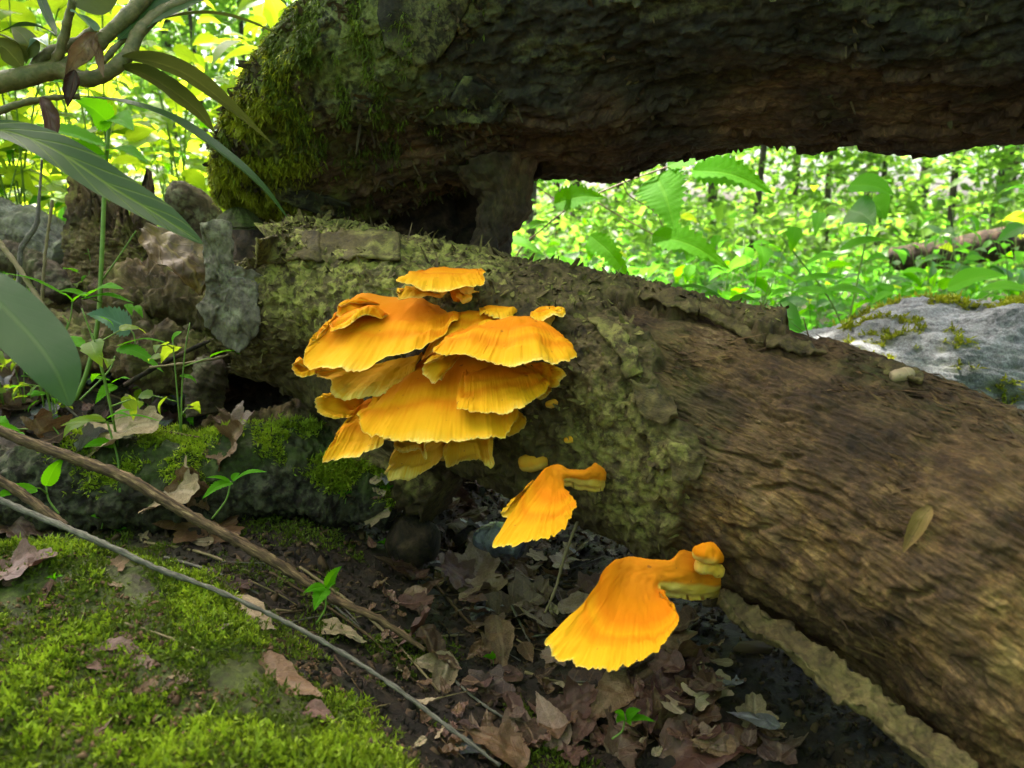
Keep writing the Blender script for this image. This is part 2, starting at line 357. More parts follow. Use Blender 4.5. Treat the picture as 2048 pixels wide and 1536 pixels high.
BV = []
def add_bvh(V, F):
    V = np.asarray(V).reshape(-1, 3); BV.append(BVHTree.FromPolygons(V.tolist(), F.tolist()))
add_bvh(GV, gridf(len(gy), len(gx)))
def ray(o, d):
    best = None
    for b in BV:
        h = b.ray_cast(Vector(o), Vector(d))
        if h[0] is not None and (best is None or h[3] < best[2]): best = (np.array(h[0]), np.array(h[1]), h[3])
    return best
def hit(px, py):
    d = norm(W(px, py, 1)-C0); h = ray(C0, d)
    if h is None: return C0+d*3, np.array([0, 0, 1.0]), 3
    n = h[1] if h[1]@d < 0 else -h[1]
    return h[0], n, proj(h[0])[2]
def drop(x, y, z0=2.0):
    h = ray((x, y, z0), (0, 0, -1)); return (h[0], h[1]) if h else (np.array([x, y, 0]), np.array([0, 0, 1.0]))

# ------------------------------------------------------------------ fallen logs
def log_grid(ctrl, n, th):
    ctrl = np.array(ctrl, float)
    P = np.array([W(a, b, d) for a, b, d, r in ctrl])
    c = catmull(P, n); r = catmull(np.c_[ctrl[:, 3], ctrl[:, 3]*0], n)[:, 0]
    t, s, u = frames(c)
    rd = s[:, None]*np.cos(th)[None, :, None] + u[:, None]*np.sin(th)[None, :, None]
    L = np.concatenate([[0], np.cumsum(np.linalg.norm(np.diff(c, axis=0), axis=1))])
    return c, r, t, rd, L
def close_ends(V, c, n, M, ins, t):
    k = n*M; i = np.arange(M); j = (i+1) % M
    V = np.vstack([V.reshape(-1, 3), c[0]+t[0]*ins, c[-1]])
    return V, np.vstack([np.stack([j, i, np.full(M, k)], -1), np.stack([k-M+i, k-M+j, np.full(M, k+1)], -1)])
def pad(a): return np.concatenate([np.asarray(a).ravel(), [0, 0]])
def theta(M, front, dens=2.2):
    """angles round a log, packed closer on the side that faces the open"""
    a = np.linspace(0, 2*np.pi, 2000); w = 1+dens*np.clip(np.cos(a-front), -.3, 1)
    cdf = np.concatenate([[0], np.cumsum(w)[:-1]]); cdf /= cdf[-1]
    return np.interp(np.arange(M)/M, cdf, a)

# -- the lower log
ll = empty('fallen_log', W(1300, 1090, 1.0), 'rotting fallen log leaning down through the scene, carrying the orange shelf fungi', 'log')
N, M = 800, 400
th = theta(M, R(60))
c, r, t, rd, L = log_grid([(575, 625, 1.28, .140), (660, 649, 1.25, .150), (960, 725, 1.13, .152), (1300, 838, 1.0, .155), (1700, 1010, .84, .160), (2048, 1195, .72, .166), (2500, 1480, .60, .17)], N, th)
P = c[:, None]+rd*r[:, None, None]; px, py, _ = proj(P)
Ls = np.repeat(L[:, None], M, 1); T = r[:, None]*th[None]
e = fbm(P*28, 4); e2 = fbm(P*9, 3)
barkm = sst(-7, 7, sdpoly(px, py, [(300, 300), (1000, 430), (1180, 540), (1290, 690), (1335, 760), (1345, 840), (1410, 905), (1395, 965), (1340, 1010), (1350, 1090), (1440, 1185), (1300, 1300), (300, 1300)])+34*e)
flap = sst(-6, 6, sdpoly(px, py, [(1000, 400), (1400, 500), (1560, 660), (1540, 700), (1420, 640), (1250, 610), (1100, 570)])+26*e)
barkm = np.maximum(barkm, flap)
strip2 = sst(-8, 8, sdpoly(px, py, [(1640, 690), (1800, 720), (1960, 770), (2048, 770), (2048, 830), (1880, 800), (1760, 770)])+24*e)
gr = fbm(st3(Ls*9, T*55, e2*.4), 5, .6); crack = ridged(st3(Ls*4.5, T*30+.3*e2, .5), 4)
lay = sst(.02, .07, fbm(st3(Ls*8, T*19, 2.2), 4)+.2*e)
h = .012*fbm(P*6, 3) + barkm*(.008+.0075*ridged(P*24, 4)+.006*sst(.0, .06, fbm(P*17+3, 4))+.004*fbm(P*85, 3)) \
    + (1-barkm)*(.0028*gr-.004*np.clip(crack-.45, 0, 1)+.0028*lay+.002*fbm(P*60, 3)+.0022*fbm(st3(Ls*60, T*260, 1), 3)-.004) + strip2*.006
h += .005*flap
h -= (1-barkm)*.006*sst(.93, .985, 1-np.abs(pn(st3(Ls*4.5, T*24+.5*e2, 7.)))+.02*e)*sst(-.1, .2, fbm(P*7+2, 2))
# rotted-out hollows
for (qx, qy, qr, dp) in [(1400, 760, 60, .012), (1500, 820, 90, .008), (1880, 900, 60, .008), (1860, 1060, 70, .007), (1010, 560, 40, .006), (1760, 1330, 120, .012), (600, 760, 110, .05)]:
    h -= dp*np.exp(-((px-qx)**2+((py-qy)*1.4)**2)/qr**2)
rag = sst(.10, 0, Ls)*(.04*fbm(st3(np.cos(th)*2, np.sin(th)*2, 1), 3)+.04*fbm(st3(np.cos(th)*7, np.sin(th)*7, 4), 3))[None]
V = P+rd*h[..., None]+t[:, None]*rag[..., None]
lich = np.maximum(sst(-30, 40, sdpoly(px, py, [(500, 440), (930, 450), (1010, 560), (820, 650), (640, 700), (540, 650)])+40*e2), .5*sst(-40, 40, sdpoly(px, py, [(1200, 760), (1400, 900), (1340, 1060), (1230, 1080), (1130, 900)])+40*e2))
lmoss = .55*sst(.0, .4, fbm(P*11, 3))*sst(.3, .9, rd[..., 2])*sst(1100, 900, px) + .22*sst(.0, .5, fbm(P*8+9, 3))
gold = np.clip(sum(a_*np.exp(-((px-x_)/sx_)**2-((py-y_)/sy_)**2) for x_, y_, sx_, sy_, a_ in [(1480, 1040, 160, 110, 1.3), (1880, 1230, 190, 110, 1.3), (1700, 1060, 200, 90, .7), (2000, 1400, 140, 200, .9), (1450, 720, 200, 50, .5), (1950, 960, 160, 70, .6)]), 0, 1)
LV, caps = close_ends(V, c, N, M, .12, t)
LF = gridf(N, M, True)
uv = np.concatenate([np.stack([Ls, T], -1).reshape(-1, 2), [[0, 0], [0, 0]]])
mk('trunk', LV, [LF, caps], M_LOW, ll, uv=uv, attrs={'bark': pad(barkm), 'lichen': pad(lich), 'moss': pad(np.clip(lmoss, 0, 1)), 'gold': pad(gold)})
add_bvh(LV, LF)
LOWP, LOWN, LOWT, LOWB, LOWPX = V.copy(), rd.copy(), np.repeat(t[:, None], M, 1), barkm.copy(), (px.copy(), py.copy())
LOWBV = BV[-1]
def log_hit(px, py):
    d = norm(W(px, py, 1)-C0); q = LOWBV.ray_cast(Vector(C0), Vector(d))
    return (np.array(q[0]), np.array(q[1])) if q[0] else (W(px, py, 1.0), -d)

def sheet(name, pts, d_of, th, mat, parent, amp=.006, n=46, m=14, lab=None, curl=0, a2=.004, lich=.6, mos=.15, jg=1.0):
    """a slab of bark or wood: two rows of photo points (upper and lower edge), lofted, crumpled, given thickness"""
    A = catmull([list(W(x, y, d_of(x, y))) for x, y in pts[0]], n); B = catmull([list(W(x, y, d_of(x, y))) for x, y in pts[1]], n)
    k = np.linspace(0, 1, m)[None, :, None]
    S = A[:, None]*(1-k)+B[:, None]*k
    nn = norm(np.cross(np.gradient(S, axis=0), np.gradient(S, axis=1))); nn *= -np.sign((nn*(S-C0)).sum(-1, keepdims=True))
    S = S+nn*(amp*fbm(S*18, 4)+a2*ridged(S*50, 3)+curl*np.sin(np.linspace(0, np.pi, m))[None]*1.0)[..., None]
    jag = jg*(.006*fbm(S*60, 3)+(jg-1)*.004*fbm(S*14, 3))
    ax = norm(B-A)[:, None]; S[:, 0] -= (ax[:, 0]*jag[:, 0:1]*1.2); S[:, -1] += ax[:, 0]*jag[:, -1:]*1.2
    thk = th*np.minimum(1, .35+np.minimum(np.arange(m), np.arange(m)[::-1])/2.)[None, :, None]*np.ones((n, 1, 1))
    Bk = S-nn*thk
    f = gridf(n, m); q = n*m; i = np.arange(n-1); j = np.arange(m-1); a = np.arange(q).reshape(n, m)
    def side(l): return np.stack([l[:-1], l[1:], l[1:]+q, l[:-1]+q], -1)
    fs = np.vstack([f, f[:, ::-1]+q, side(a[:, 0]), side(a[:, -1])[:, ::-1], side(a[0])[:, ::-1], side(a[-1])])
    Lx = np.concatenate([[0], np.cumsum(np.linalg.norm(np.diff(A, axis=0), axis=1))])
    uv1 = np.stack(np.broadcast_arrays(Lx[:, None], np.linspace(0, .06, m)[None]), -1).reshape(-1, 2)
    P2 = np.vstack([S.reshape(-1, 3), Bk.reshape(-1, 3)])
    o = mk(name, P2, fs, mat, parent, uv=np.vstack([uv1, uv1]), attrs={'bark': np.ones(2*q), 'lichen': lich*sst(-.1, .3, fbm(P2*12, 3)), 'moss': mos*sst(.0, .4, fbm(P2*9+5, 3))})
    if lab: o['label'] = lab
    return o
# strip of bark hanging along the lower flank, and torn bark along the crest
def dlow(off):
    def f(x, y):
        q, _ = log_hit(x, y); return min(proj(q)[2], 1.3)-off
    return f
_bs = [[(1440, 1180), (1560, 1244), (1700, 1340), (1850, 1450), (2010, 1580)], [(1440, 1204), (1500, 1262), (1560, 1290), (1676, 1396), (1740, 1428), (1812, 1500), (1935, 1594)]]
def d_strip(x, y):
    k = min(1, max(0, (x-1440)/560)); up_ = any((x, y) == q_ for q_ in _bs[0])
    return (.800-.215*k) if up_ else (.775-.185*min(1, max(0, (x-1440)/460)))
sheet('bark_strip', _bs, d_strip, .010, M_LOW, ll, .006, 240, 30, 'long strip of bark peeling away along the underside', -.006, .007, .12, .0, 1.0)
for pa, pb in [([(1280, 560), (1340, 580), (1400, 606)], [(1275, 590), (1340, 612), (1395, 632)]),
               ([(1395, 600), (1450, 630), (1530, 672)], [(1400, 630), (1455, 655), (1525, 688)]),
               ([(1530, 668), (1590, 690), (1640, 700)], [(1535, 692), (1590, 706), (1650, 716)]),
               ([(1740, 712), (1800, 728), (1850, 745)], [(1740, 736), (1800, 750), (1845, 764)])]:
    sheet('bark_flake', [pa, pb], lambda x, y: proj(log_hit(x-8, y+45)[0])[2]+.018, .007, M_LOW, ll, .010, 40, 10, None, 0, .006, .2, 0)
for pa, pb in [([(1262, 760), (1310, 780), (1345, 800)], [(1280, 830), (1320, 850), (1358, 838)]),
               ([(1335, 880), (1370, 890), (1412, 912)], [(1345, 960), (1380, 965), (1400, 950)]),
               ([(1180, 640), (1230, 700), (1250, 760)], [(1220, 640), (1262, 690), (1285, 745)]),
               ([(520, 480), (570, 466), (640, 462)], [(512, 530), (570, 525), (640, 520)]),
               ([(640, 470), (720, 462), (800, 470)], [(640, 520), (720, 515), (800, 520)])]:
    sheet('bark_flake', [pa, pb], lambda x, y: proj(log_hit(x, y+8)[0])[2]-.006, .008, M_LOW, ll, .006, 30, 12)
q, nq = log_hit(1835, 1055)

# -- the upper log
ul = empty('fallen_tree', W(900, 470, 1.2), 'huge dark fallen trunk lying across the top, mossy at its broken end', 'log')
N, M = 700, 420
th = theta(M, R(-60))
c, r, t, rd, L = log_grid([(545, 180, 1.50, .270), (760, 68, 1.43, .320), (1060, -45, 1.32, .33), (1500, -160, 1.12, .31), (2048, -255, .95, .30), (2700, -390, .78, .30)], N, th)
rs = np.sqrt(np.clip(1-(1-np.clip(L/.13, 0, 1))**2, .02, 1)); r = r*(.25+.75*rs)
P = c[:, None]+rd*r[:, None, None]
sh = sst(.75, .0, L)[:, None]*(1.35*(P[..., 2]-c[:, None, 2])+.08); P[..., 0] += sh
px, py, _ = proj(P); Ls = np.repeat(L[:, None], M, 1); T = .32*np.repeat(th[None], N, 0)
e = fbm(P*22, 4); e2 = fbm(P*6, 3)
pa_ = sst(.0, .035, fbm(st3(Ls*4, T*10, .3), 5)+.12*e); pb_ = sst(.05, .085, fbm(st3(Ls*9, T*22, 4.3), 5)+.1*e)
shag = ridged(P*np.array([30, 30, 8])+e2[..., None]*1.2, 4)
leftm = sst(800, 560, px+60*e2)
h = .020*fbm(P*3.6, 3)+(1-leftm)*(.011*pa_+.007*pb_+.004*ridged(st3(Ls*6, T*44, 1), 3)+.0035*fbm(P*75, 4))+leftm*(.012*shag+.005*fbm(P*60, 3)+.009*pa_+.006*pb_)
for (qx, qy, sx, sy, am) in [(640, 390, 120, 60, .02), (800, 430, 120, 55, .065), (980, 440, 70, 60, .02), (620, 470, 110, 40, -.02), (1250, 170, 160, 60, -.02), (1100, 210, 160, 40, .015), (1700, 250, 260, 40, .012)]:
    h += am*np.exp(-((px-qx)/sx)**2-((py-qy)/sy)**2)
V = P+rd*h[..., None]
umoss = np.clip(sst(640, 470, px+70*e2-.22*(py-200))+.55*sst(.05, .4, fbm(P*7, 3))*sst(1000, 650, px), 0, 1)
ulich = np.clip(.8*sst(-60, 60, sdpoly(px, py, [(560, -40), (800, -40), (760, 120), (700, 260), (560, 330), (480, 260)])+60*e2)*sst(-.1, .3, shag-.2)+sst(-20, 30, sdpoly(px, py, [(730, -20), (960, -20), (935, 60), (880, 110), (850, 140), (800, 110), (750, 90)])+30*e)+.6*sst(.1, .4, fbm(P*8+4, 3))*sst(1050, 800, px)*sst(420, 150, py)+.25*sst(.22, .4, fbm(st3(Ls*7, T*17, 8.), 4))*sst(300, 60, py), 0, 1)
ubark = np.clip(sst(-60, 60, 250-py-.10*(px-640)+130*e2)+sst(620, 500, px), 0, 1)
UV_, caps = close_ends(V, c, N, M, -.01, t); UF = gridf(N, M, True)
uvu = np.concatenate([np.stack([Ls, T], -1).reshape(-1, 2), [[0, 0], [0, 0]]])
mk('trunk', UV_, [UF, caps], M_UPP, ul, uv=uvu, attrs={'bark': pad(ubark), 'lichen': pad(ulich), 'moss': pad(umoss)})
UPT = np.repeat(t[:, None], M, 1); UPB = ubark.copy(); UPN = rd.copy(); UP_PTS, UP_MOSS = V.copy(), umoss.copy()
add_bvh(UV_, UF); UPBV = BV.pop()
def up_hit(px, py):
    d = norm(W(px, py, 1)-C0); q = UPBV.ray_cast(Vector(C0), Vector(d))
    return (np.array(q[0]), np.array(q[1])) if q[0] else (W(px, py, 1.2), -d)
def lump(name, path, rad, mat, parent, rough=.02, sc=14, n=40, Mm=40, flat=1.0, moss=.1):
    V, Fs, uv = tube(path, rad, Mm, n, 0, 1, flat)
    cc = catmull(path, n); ctr = np.vstack([np.repeat(cc, Mm, 0), cc[0], cc[-1]]); d = norm(V-ctr+1e-9)
    V = V+d*(rough*.6*ridged(V*sc, 3)+rough*.9*ridged(V*np.array([46, 46, 9]), 3)+rough*.2*fbm(V*sc*5, 3))[:, None]
    return mk(name, V, Fs, mat, parent, uv=uv, attrs={'bark': .3*sst(-.2, .2, fbm(V*9, 2)), 'lichen': .0*sst(0, .3, fbm(V*10, 3)), 'moss': moss*sst(-.1, .3, fbm(V*7+3, 3))})
# stub propping the trunk, then dark lumps added to blacken the shaded gap
lump('root', [W(1000, 330, 1.30), W(1010, 400, 1.30), W(985, 460, 1.29), W(955, 515, 1.27)], [.060, .032, .018, .009], M_UPP, ul, .018, 14, 70, 90)
lump('root', [W(620, 360, 1.62), W(600, 470, 1.62), W(560, 600, 1.6), W(540, 760, 1.58)], [.12, .12, .11, .11], M_DARKROT, ul, .03)  # this and the next two are added dark backing for the gap
lump('root', [W(800, 380, 1.62), W(850, 470, 1.6), W(900, 600, 1.6)], [.11, .09, .1], M_DARKROT, ul, .03)
lump('root', [W(940, 400, 1.60), W(950, 480, 1.58), W(955, 600, 1.5)], [.075, .06, .05], M_DARKROT, ul, .02)
for pa, pb, off in [([(740, -30), (840, -40), (955, -30)], [(770, 90), (850, 135), (905, 80)], .012), ([(840, 235), (900, 220), (1000, 225)], [(860, 250), (930, 246), (990, 244)], .008),
                    ([(520, 370), (620, 385), (700, 405)], [(560, 400), (640, 425), (705, 440)], .006), ([(930, 150), (1000, 190), (1010, 225)], [(900, 200), (960, 225), (1000, 245)], .006)]:
    sheet('bark_plate', [pa, pb], lambda x, y: min(proj(up_hit(x, y)[0])[2], 1.5)-off, .010, M_UPP, ul, .006, 40, 16)
# small grey bracket under the mossy end
def shelf_simple(name, parent, base, w, dpt, drp, mat):
    a = np.linspace(-1.5, 1.5, 40); v = np.linspace(0, 1, 14)
    A, Vv = np.meshgrid(a, v, indexing='ij')
    rr = Vv*(1+.12*pn(st3(A*3, 1, 2)))
    x = np.sin(A)*rr*w; y = -np.cos(A)*rr*dpt; z = .3*w*(1-Vv**2)-drp*Vv**2+.003*pn(st3(A*8, Vv*8, 1))
    S = np.stack([x, y, z], -1)+base; B = S.copy(); B[..., 2] -= .016*(1-Vv*.75)
    f = gridf(40, 14); q = 560; idx = np.arange(q).reshape(40, 14); l = idx[:, -1]
    return mk(name, np.vstack([S.reshape(-1, 3), B.reshape(-1, 3)]), [np.vstack([f, f[:, ::-1]+q, np.stack([l[:-1], l[1:], l[1:]+q, l[:-1]+q], -1)])], mat, parent, uv=np.tile(S[..., :2].reshape(-1, 2), (2, 1)), attrs={'bark': np.ones(2*q), 'lichen': np.zeros(2*q), 'moss': np.full(2*q, .5)})
gb = shelf_simple('bracket_fungus', None, W(478, 432, 1.36), .05, .06, .02, M_STUMP)
tag(gb, 'small grey brown bracket fungus under the mossy end of the big trunk', 'fungus')

# ------------------------------------------------------------------ boulder
n, m = 260, 200
a = np.linspace(0, 2*np.pi, n, endpoint=False); b = np.linspace(0, np.pi*.62, m)
A, B_ = np.meshgrid(b, a, indexing='ij')
D = np.stack([np.sin(A)*np.cos(B_), np.sin(A)*np.sin(B_), np.cos(A)], -1)
bc = W(2040, 900, 1.80)
V = bc+D*np.array([.78, .42, .36]); V += D*(.07*fbm(D*1.6+2, 3)+.012*ridged(D*7, 4)+.006*fbm(D*40, 4))[..., None]
bm = np.clip(sst(.0, .3, fbm(D*13+1, 4))*sst(-.3, .2, pn(D*4+6))*1.2, 0, 1)
BO, BON, BOM = V, D, bm
boulder = tag(mk('boulder', V, gridf(m, n, True), M_BOULDER, attrs={'moss': bm}), 'pale grey boulder dotted with moss behind the lower log', 'boulder')

# ------------------------------------------------------------------ mid-left mossy log, stump, debris
ml = empty('mossy_log', W(350, 1050, 1.15), 'small dark log with bright moss on top, lying left of the fungi', 'log')
N, M = 300, 120; th = np.arange(M)/M*2*np.pi
c, r, t, rd, L = log_grid([(-120, 985, 1.12, .052), (100, 975, 1.13, .058), (330, 965, 1.15, .062), (560, 945, 1.18, .060), (700, 960, 1.20, .055), (800, 1010, 1.18, .035)], N, th)
P = c[:, None]+rd*r[:, None, None]; px, py, _ = proj(P); Ls = np.repeat(L[:, None], M, 1); T = np.repeat(.06*th[None], N, 0)
h = .022*fbm(P*9, 3)+.012*ridged(P*25, 4)+.006*sst(0, .06, fbm(P*22, 4))+.004*fbm(P*80, 3)
V = P+rd*h[..., None]
mm = sst(-.1, .5, rd[..., 2]+.5*fbm(P*8, 3))*sst(60, 240, px+60*pn(P*9))
MLP, MLN, MLM = V, rd, mm
VV, caps = close_ends(V, c, N, M, 0, t)
mk('trunk', VV, [gridf(N, M, True), caps], M_MLOG, ml, uv=np.concatenate([np.stack([Ls, T], -1).reshape(-1, 2), [[0, 0], [0, 0]]]), attrs={'bark': pad(np.ones_like(mm)), 'lichen': pad(.3*np.ones_like(mm)), 'moss': pad(mm)})
add_bvh(VV, gridf(N, M, True))

def log_thing(name, label, cat, path, rad, mat, rough=.015, sc=14, n=120, Mm=70, moss=.3, bark=.6, jag=0, top=None):
    V, Fs, uv = tube(path, rad, Mm, n)
    cc = catmull(path, n); ctr = np.vstack([np.repeat(cc, Mm, 0), cc[0], cc[-1]]); d = norm(V-ctr+1e-9)
    Ln, Tn = uv[:, 0], uv[:, 1]
    hh = rough*(fbm(V*sc*.5, 3)+.6*ridged(st3(Ln*8, Tn*90, .3), 4)+.4*sst(0, .08, fbm(V*sc*1.6, 4))+.3*fbm(V*sc*6, 3))
    V = V+d*hh[:, None]
    if jag: V[-1, 2] -= .12
    if jag:                                   # splintered upper end
        a = np.arctan2(V[:, 1]-ctr[:, 1], V[:, 0]-ctr[:, 0]); k = sst(.55, 1, Ln/Ln.max())
        V[:, 2] += k*jag*(fbm(st3(np.cos(a)*1.5, np.sin(a)*1.5, 2.0), 2)+.5*fbm(st3(np.cos(a)*6, np.sin(a)*6, 1.0), 3))
        if top is not None: V[:, 2] += k*top(a)
    o = mk(name, V, Fs, mat, None, uv=uv, attrs={'bark': bark*sst(-.2, .2, fbm(V*9, 3)), 'lichen': .4*sst(0, .3, fbm(V*10, 3)), 'moss': moss*sst(-.1, .3, fbm(V*7+3, 3))})
    return tag(o, label, cat)
g0 = drop(W(225, 560, 1.75)[0], W(225, 560, 1.75)[1])[0]
log_thing('stump', 'jagged brown stump with splintered spires behind the rhododendron leaf', 'stump', [W(225, 640, 1.72), W(228, 560, 1.74), W(232, 480, 1.75), W(236, 410, 1.75)], [.12, .095, .085, .07], M_LOW, .02, 18, 160, 120, .2, .4, .10,
          lambda a: .10*np.exp(-((a-.2)/.5)**2)+.02*np.exp(-((np.abs(a)-2.9)/.5)**2))
log_thing('dead_branch', 'grey weathered branch lying on the ground beside the jagged stump', 'branch', [W(-80, 455, 1.9), W(20, 460, 1.88), W(90, 480, 1.85), W(150, 520, 1.8)], [.07, .065, .055, .04], M_SLAB, .015, 20)
log_thing('dead_branch', 'pinkish brown branch with a pale torn edge below the grey branch', 'branch', [W(-60, 510, 1.6), W(30, 515, 1.6), W(90, 545, 1.58), W(125, 590, 1.55)], [.028, .026, .022, .016], M_STUMP, .012, 24, 90, 40)
log_thing('log_butt', 'rounded pinkish log butt in sunlight behind the stump', 'log', [W(450, 540, 2.0), W(420, 480, 2.0), W(390, 425, 1.98), W(365, 402, 1.95), W(345, 398, 1.93), W(332, 397, 1.92)], [.06, .06, .052, .045, .036, .01], M_STUMP, .008, 12, 60, 40, 0, .2)
log_thing('rotten_log', 'dark rotten log lying behind the standing grey bark slab', 'log', [W(190, 640, 1.65), W(330, 625, 1.55), W(450, 640, 1.5), W(600, 650, 1.5)], [.06, .08, .08, .07], M_LOW, .03, 16, 140, 70, .1, .5)
log_thing('rotten_log', 'low crumbling log on the ground below the standing grey bark slab', 'log', [W(60, 690, 1.6), W(220, 690, 1.5), W(340, 715, 1.42), W(450, 720, 1.4)], [.04, .05, .05, .03], M_LOW, .025, 18, 120, 60, .4, .5)
log_thing('rotten_log', 'brown broken root running under the lower log behind the fungi', 'log', [W(430, 900, 1.36), W(540, 880, 1.34), W(640, 865, 1.30), W(760, 900, 1.2), W(880, 1000, 1.15)], [.03, .045, .05, .04, .03], M_LOW, .022, 20, 140, 60, .2, .3)
log_thing('bark_curl', 'curled grey brown slab of bark beside the dark hollow', 'bark', [W(408, 830, 1.30), W(402, 790, 1.30), W(418, 750, 1.30), W(436, 728, 1.30)], [.022, .026, .02, .012], M_STUMP, .012, 30, 60, 36, .1, .3)
lump_o = lump('wet_stone', [W(955, 1075, 1.16), W(1000, 1080, 1.14), W(1040, 1100, 1.12)], [.010, .024, .010], M_WETSTONE, None, .006, 20, 30, 30)
tag(lump_o, 'dark wet stone glinting blue in the leaf litter', 'stone')
lump_o = lump('stone', [W(790, 1100, 1.18), W(825, 1085, 1.17), W(870, 1090, 1.16)], [.02, .045, .02], M_DARKROT, None, .006, 14, 30, 30)
tag(lump_o, 'rounded brown stone between the mossy log and the leaf litter', 'stone')

# standing slab of grey bark, cut to its ragged outline
def slab(name, label, cat, outline, d, dz, th, mat, seed=0):
    o = np.array(outline, float); cen = o.mean(0); K = 160
    cl = np.vstack([o, o[:1]]); seg = np.concatenate([[0], np.cumsum(np.hypot(*np.diff(cl, axis=0).T))])
    tt = np.linspace(0, seg[-1], K, endpoint=False); oo = np.stack([np.interp(tt, seg, cl[:, 0]), np.interp(tt, seg, cl[:, 1])], -1)
    oo += 5*np.stack([fbm(st3(tt*.05, seed, 1), 3), fbm(st3(tt*.05, seed, 7), 3)], -1)
    rings = 22; kk = np.linspace(0, 1, rings)[:, None, None]; G = cen+(oo-cen)[None]*kk
    S = np.array([[W(x, y, d+dz*(x-cen[0])/100) for x, y in row] for row in G])
    nr = -norm(W(*cen, 1)-C0)
    S = S+nr*(.014*fbm(S*14+seed, 3)+.007*ridged(S*np.array([50, 50, 18]), 4)+.006*sst(.02, .06, fbm(S*22, 4))+.003*fbm(S*120, 3))[..., None]
    Bk = S-nr*th*(1-.3*kk); f = gridf(rings, K, True); q = rings*K; l = np.arange(q-K, q); l2 = np.roll(l, -1)
    V = np.vstack([S.reshape(-1, 3), Bk.reshape(-1, 3)])
    uvs = np.stack([S[..., 2], S[..., 0]], -1).reshape(-1, 2)
    ob = mk(name, V, np.vstack([f, f[:, ::-1]+q, np.stack([l, l2, l2+q, l+q], -1)]), mat, None, uv=np.vstack([uvs, uvs]), attrs={'bark': np.ones(2*q), 'lichen': .8*sst(.0, .4, fbm(V*14, 3)), 'moss': .3*sst(.1, .5, fbm(V*9, 3))})
    return tag(ob, label, cat)
slab('bark_slab', 'tall ragged slab of grey bark standing on end left of the fungi', 'bark', [(400, 448), (440, 438), (464, 446), (468, 530), (500, 540), (526, 548), (516, 600), (522, 645), (505, 680), (480, 706), (445, 690), (410, 650), (392, 612), (412, 590), (408, 520)], 1.10, .02, .016, M_SLAB, 3)

# slivers of wood and scales of bark that stand off the surface: too many to count
def flakes(name, pts, nrm, tan, ln, wd, lift, mat, label, parent, bark):
    n = len(pts); s_ = norm(np.cross(nrm, tan)+.25*rng.normal(size=(n, 3))); d = norm(tan+.22*rng.normal(size=(n, 3))*1.0); d *= np.where(rng.uniform(size=(n, 1)) < .5, -1, 1)
    l = (ln*rng.lognormal(0, .45, n))[:, None]; w = (wd*rng.lognormal(0, .4, n))[:, None]; up = (lift*rng.uniform(.1, 1, n))[:, None]
    b = pts-nrm*.001
    V = np.stack([b-s_*w, b+s_*w, b+d*l*.55+s_*w*.9+nrm*up*.45*l, b+d*l*.55-s_*w*.9+nrm*up*.45*l, b+d*l+s_*w*.3+nrm*up*l, b+d*l-s_*w*.4+nrm*up*l], 1).reshape(-1, 3)
    k = 6*np.arange(n)[:, None]; F_ = np.vstack([k+[0, 1, 2, 3], k+[3, 2, 4, 5]]); u0 = rng.uniform(0, 9, (n, 1, 1))
    uv = np.tile(np.array([[0, 0], [0, .01], [.02, .01], [.02, 0], [.03, .01], [.03, 0]]), (n, 1, 1))+u0
    o = mk(name, V, F_, mat, parent, smooth=False, uv=uv, attrs={'bark': np.full(6*n, float(bark)), 'lichen': np.repeat(rng.uniform(0, .8, n), 6)*bark, 'moss': np.zeros(6*n), 'gold': np.repeat(rng.uniform(0, 1, n), 6)})
    return tag(o, label, None, None, 'stuff')
def pick0(w, n): return rng.choice(w.size, n, p=(np.clip(w, 0, None)/np.clip(w, 0, None).sum()).ravel())
fr_ = sst(-.2, .5, LOWN[..., 2]+.6*(-LOWN[..., 1]))
i_ = pick0((1-LOWB)*fr_*sst(-.1, .3, fbm(LOWP*9, 3)), 5200)
flakes('wood_slivers', LOWP.reshape(-1, 3)[i_], LOWN.reshape(-1, 3)[i_], LOWT.reshape(-1, 3)[i_], .010, .0011, .22, M_LOW, 'fine splinters standing off the bare wood', ll, 0)
i_ = pick0(LOWB*fr_, 5200)
flakes('bark_scales', LOWP.reshape(-1, 3)[i_], LOWN.reshape(-1, 3)[i_], norm(LOWT.reshape(-1, 3)[i_]+.9*rng.normal(size=(5200, 3))), .007, .0026, .35, M_LOW, 'small scales of rough bark', ll, 1)
wu = sst(.3, -.4, UPN[..., 2])*sst(-.15, .25, fbm(UP_PTS*8, 3))
i_ = pick0(wu*(.12+.88*sst(1150, 950, proj(UP_PTS)[0])), 6500)
flakes('bark_scales', UP_PTS.reshape(-1, 3)[i_], UPN.reshape(-1, 3)[i_], norm(UPT.reshape(-1, 3)[i_]*.8+np.array([0, 0, -.5])+.7*rng.normal(size=(6500, 3))), .010, .0030, .3, M_UPP, 'small flakes of rotten bark hanging from the trunk', ul, .5)
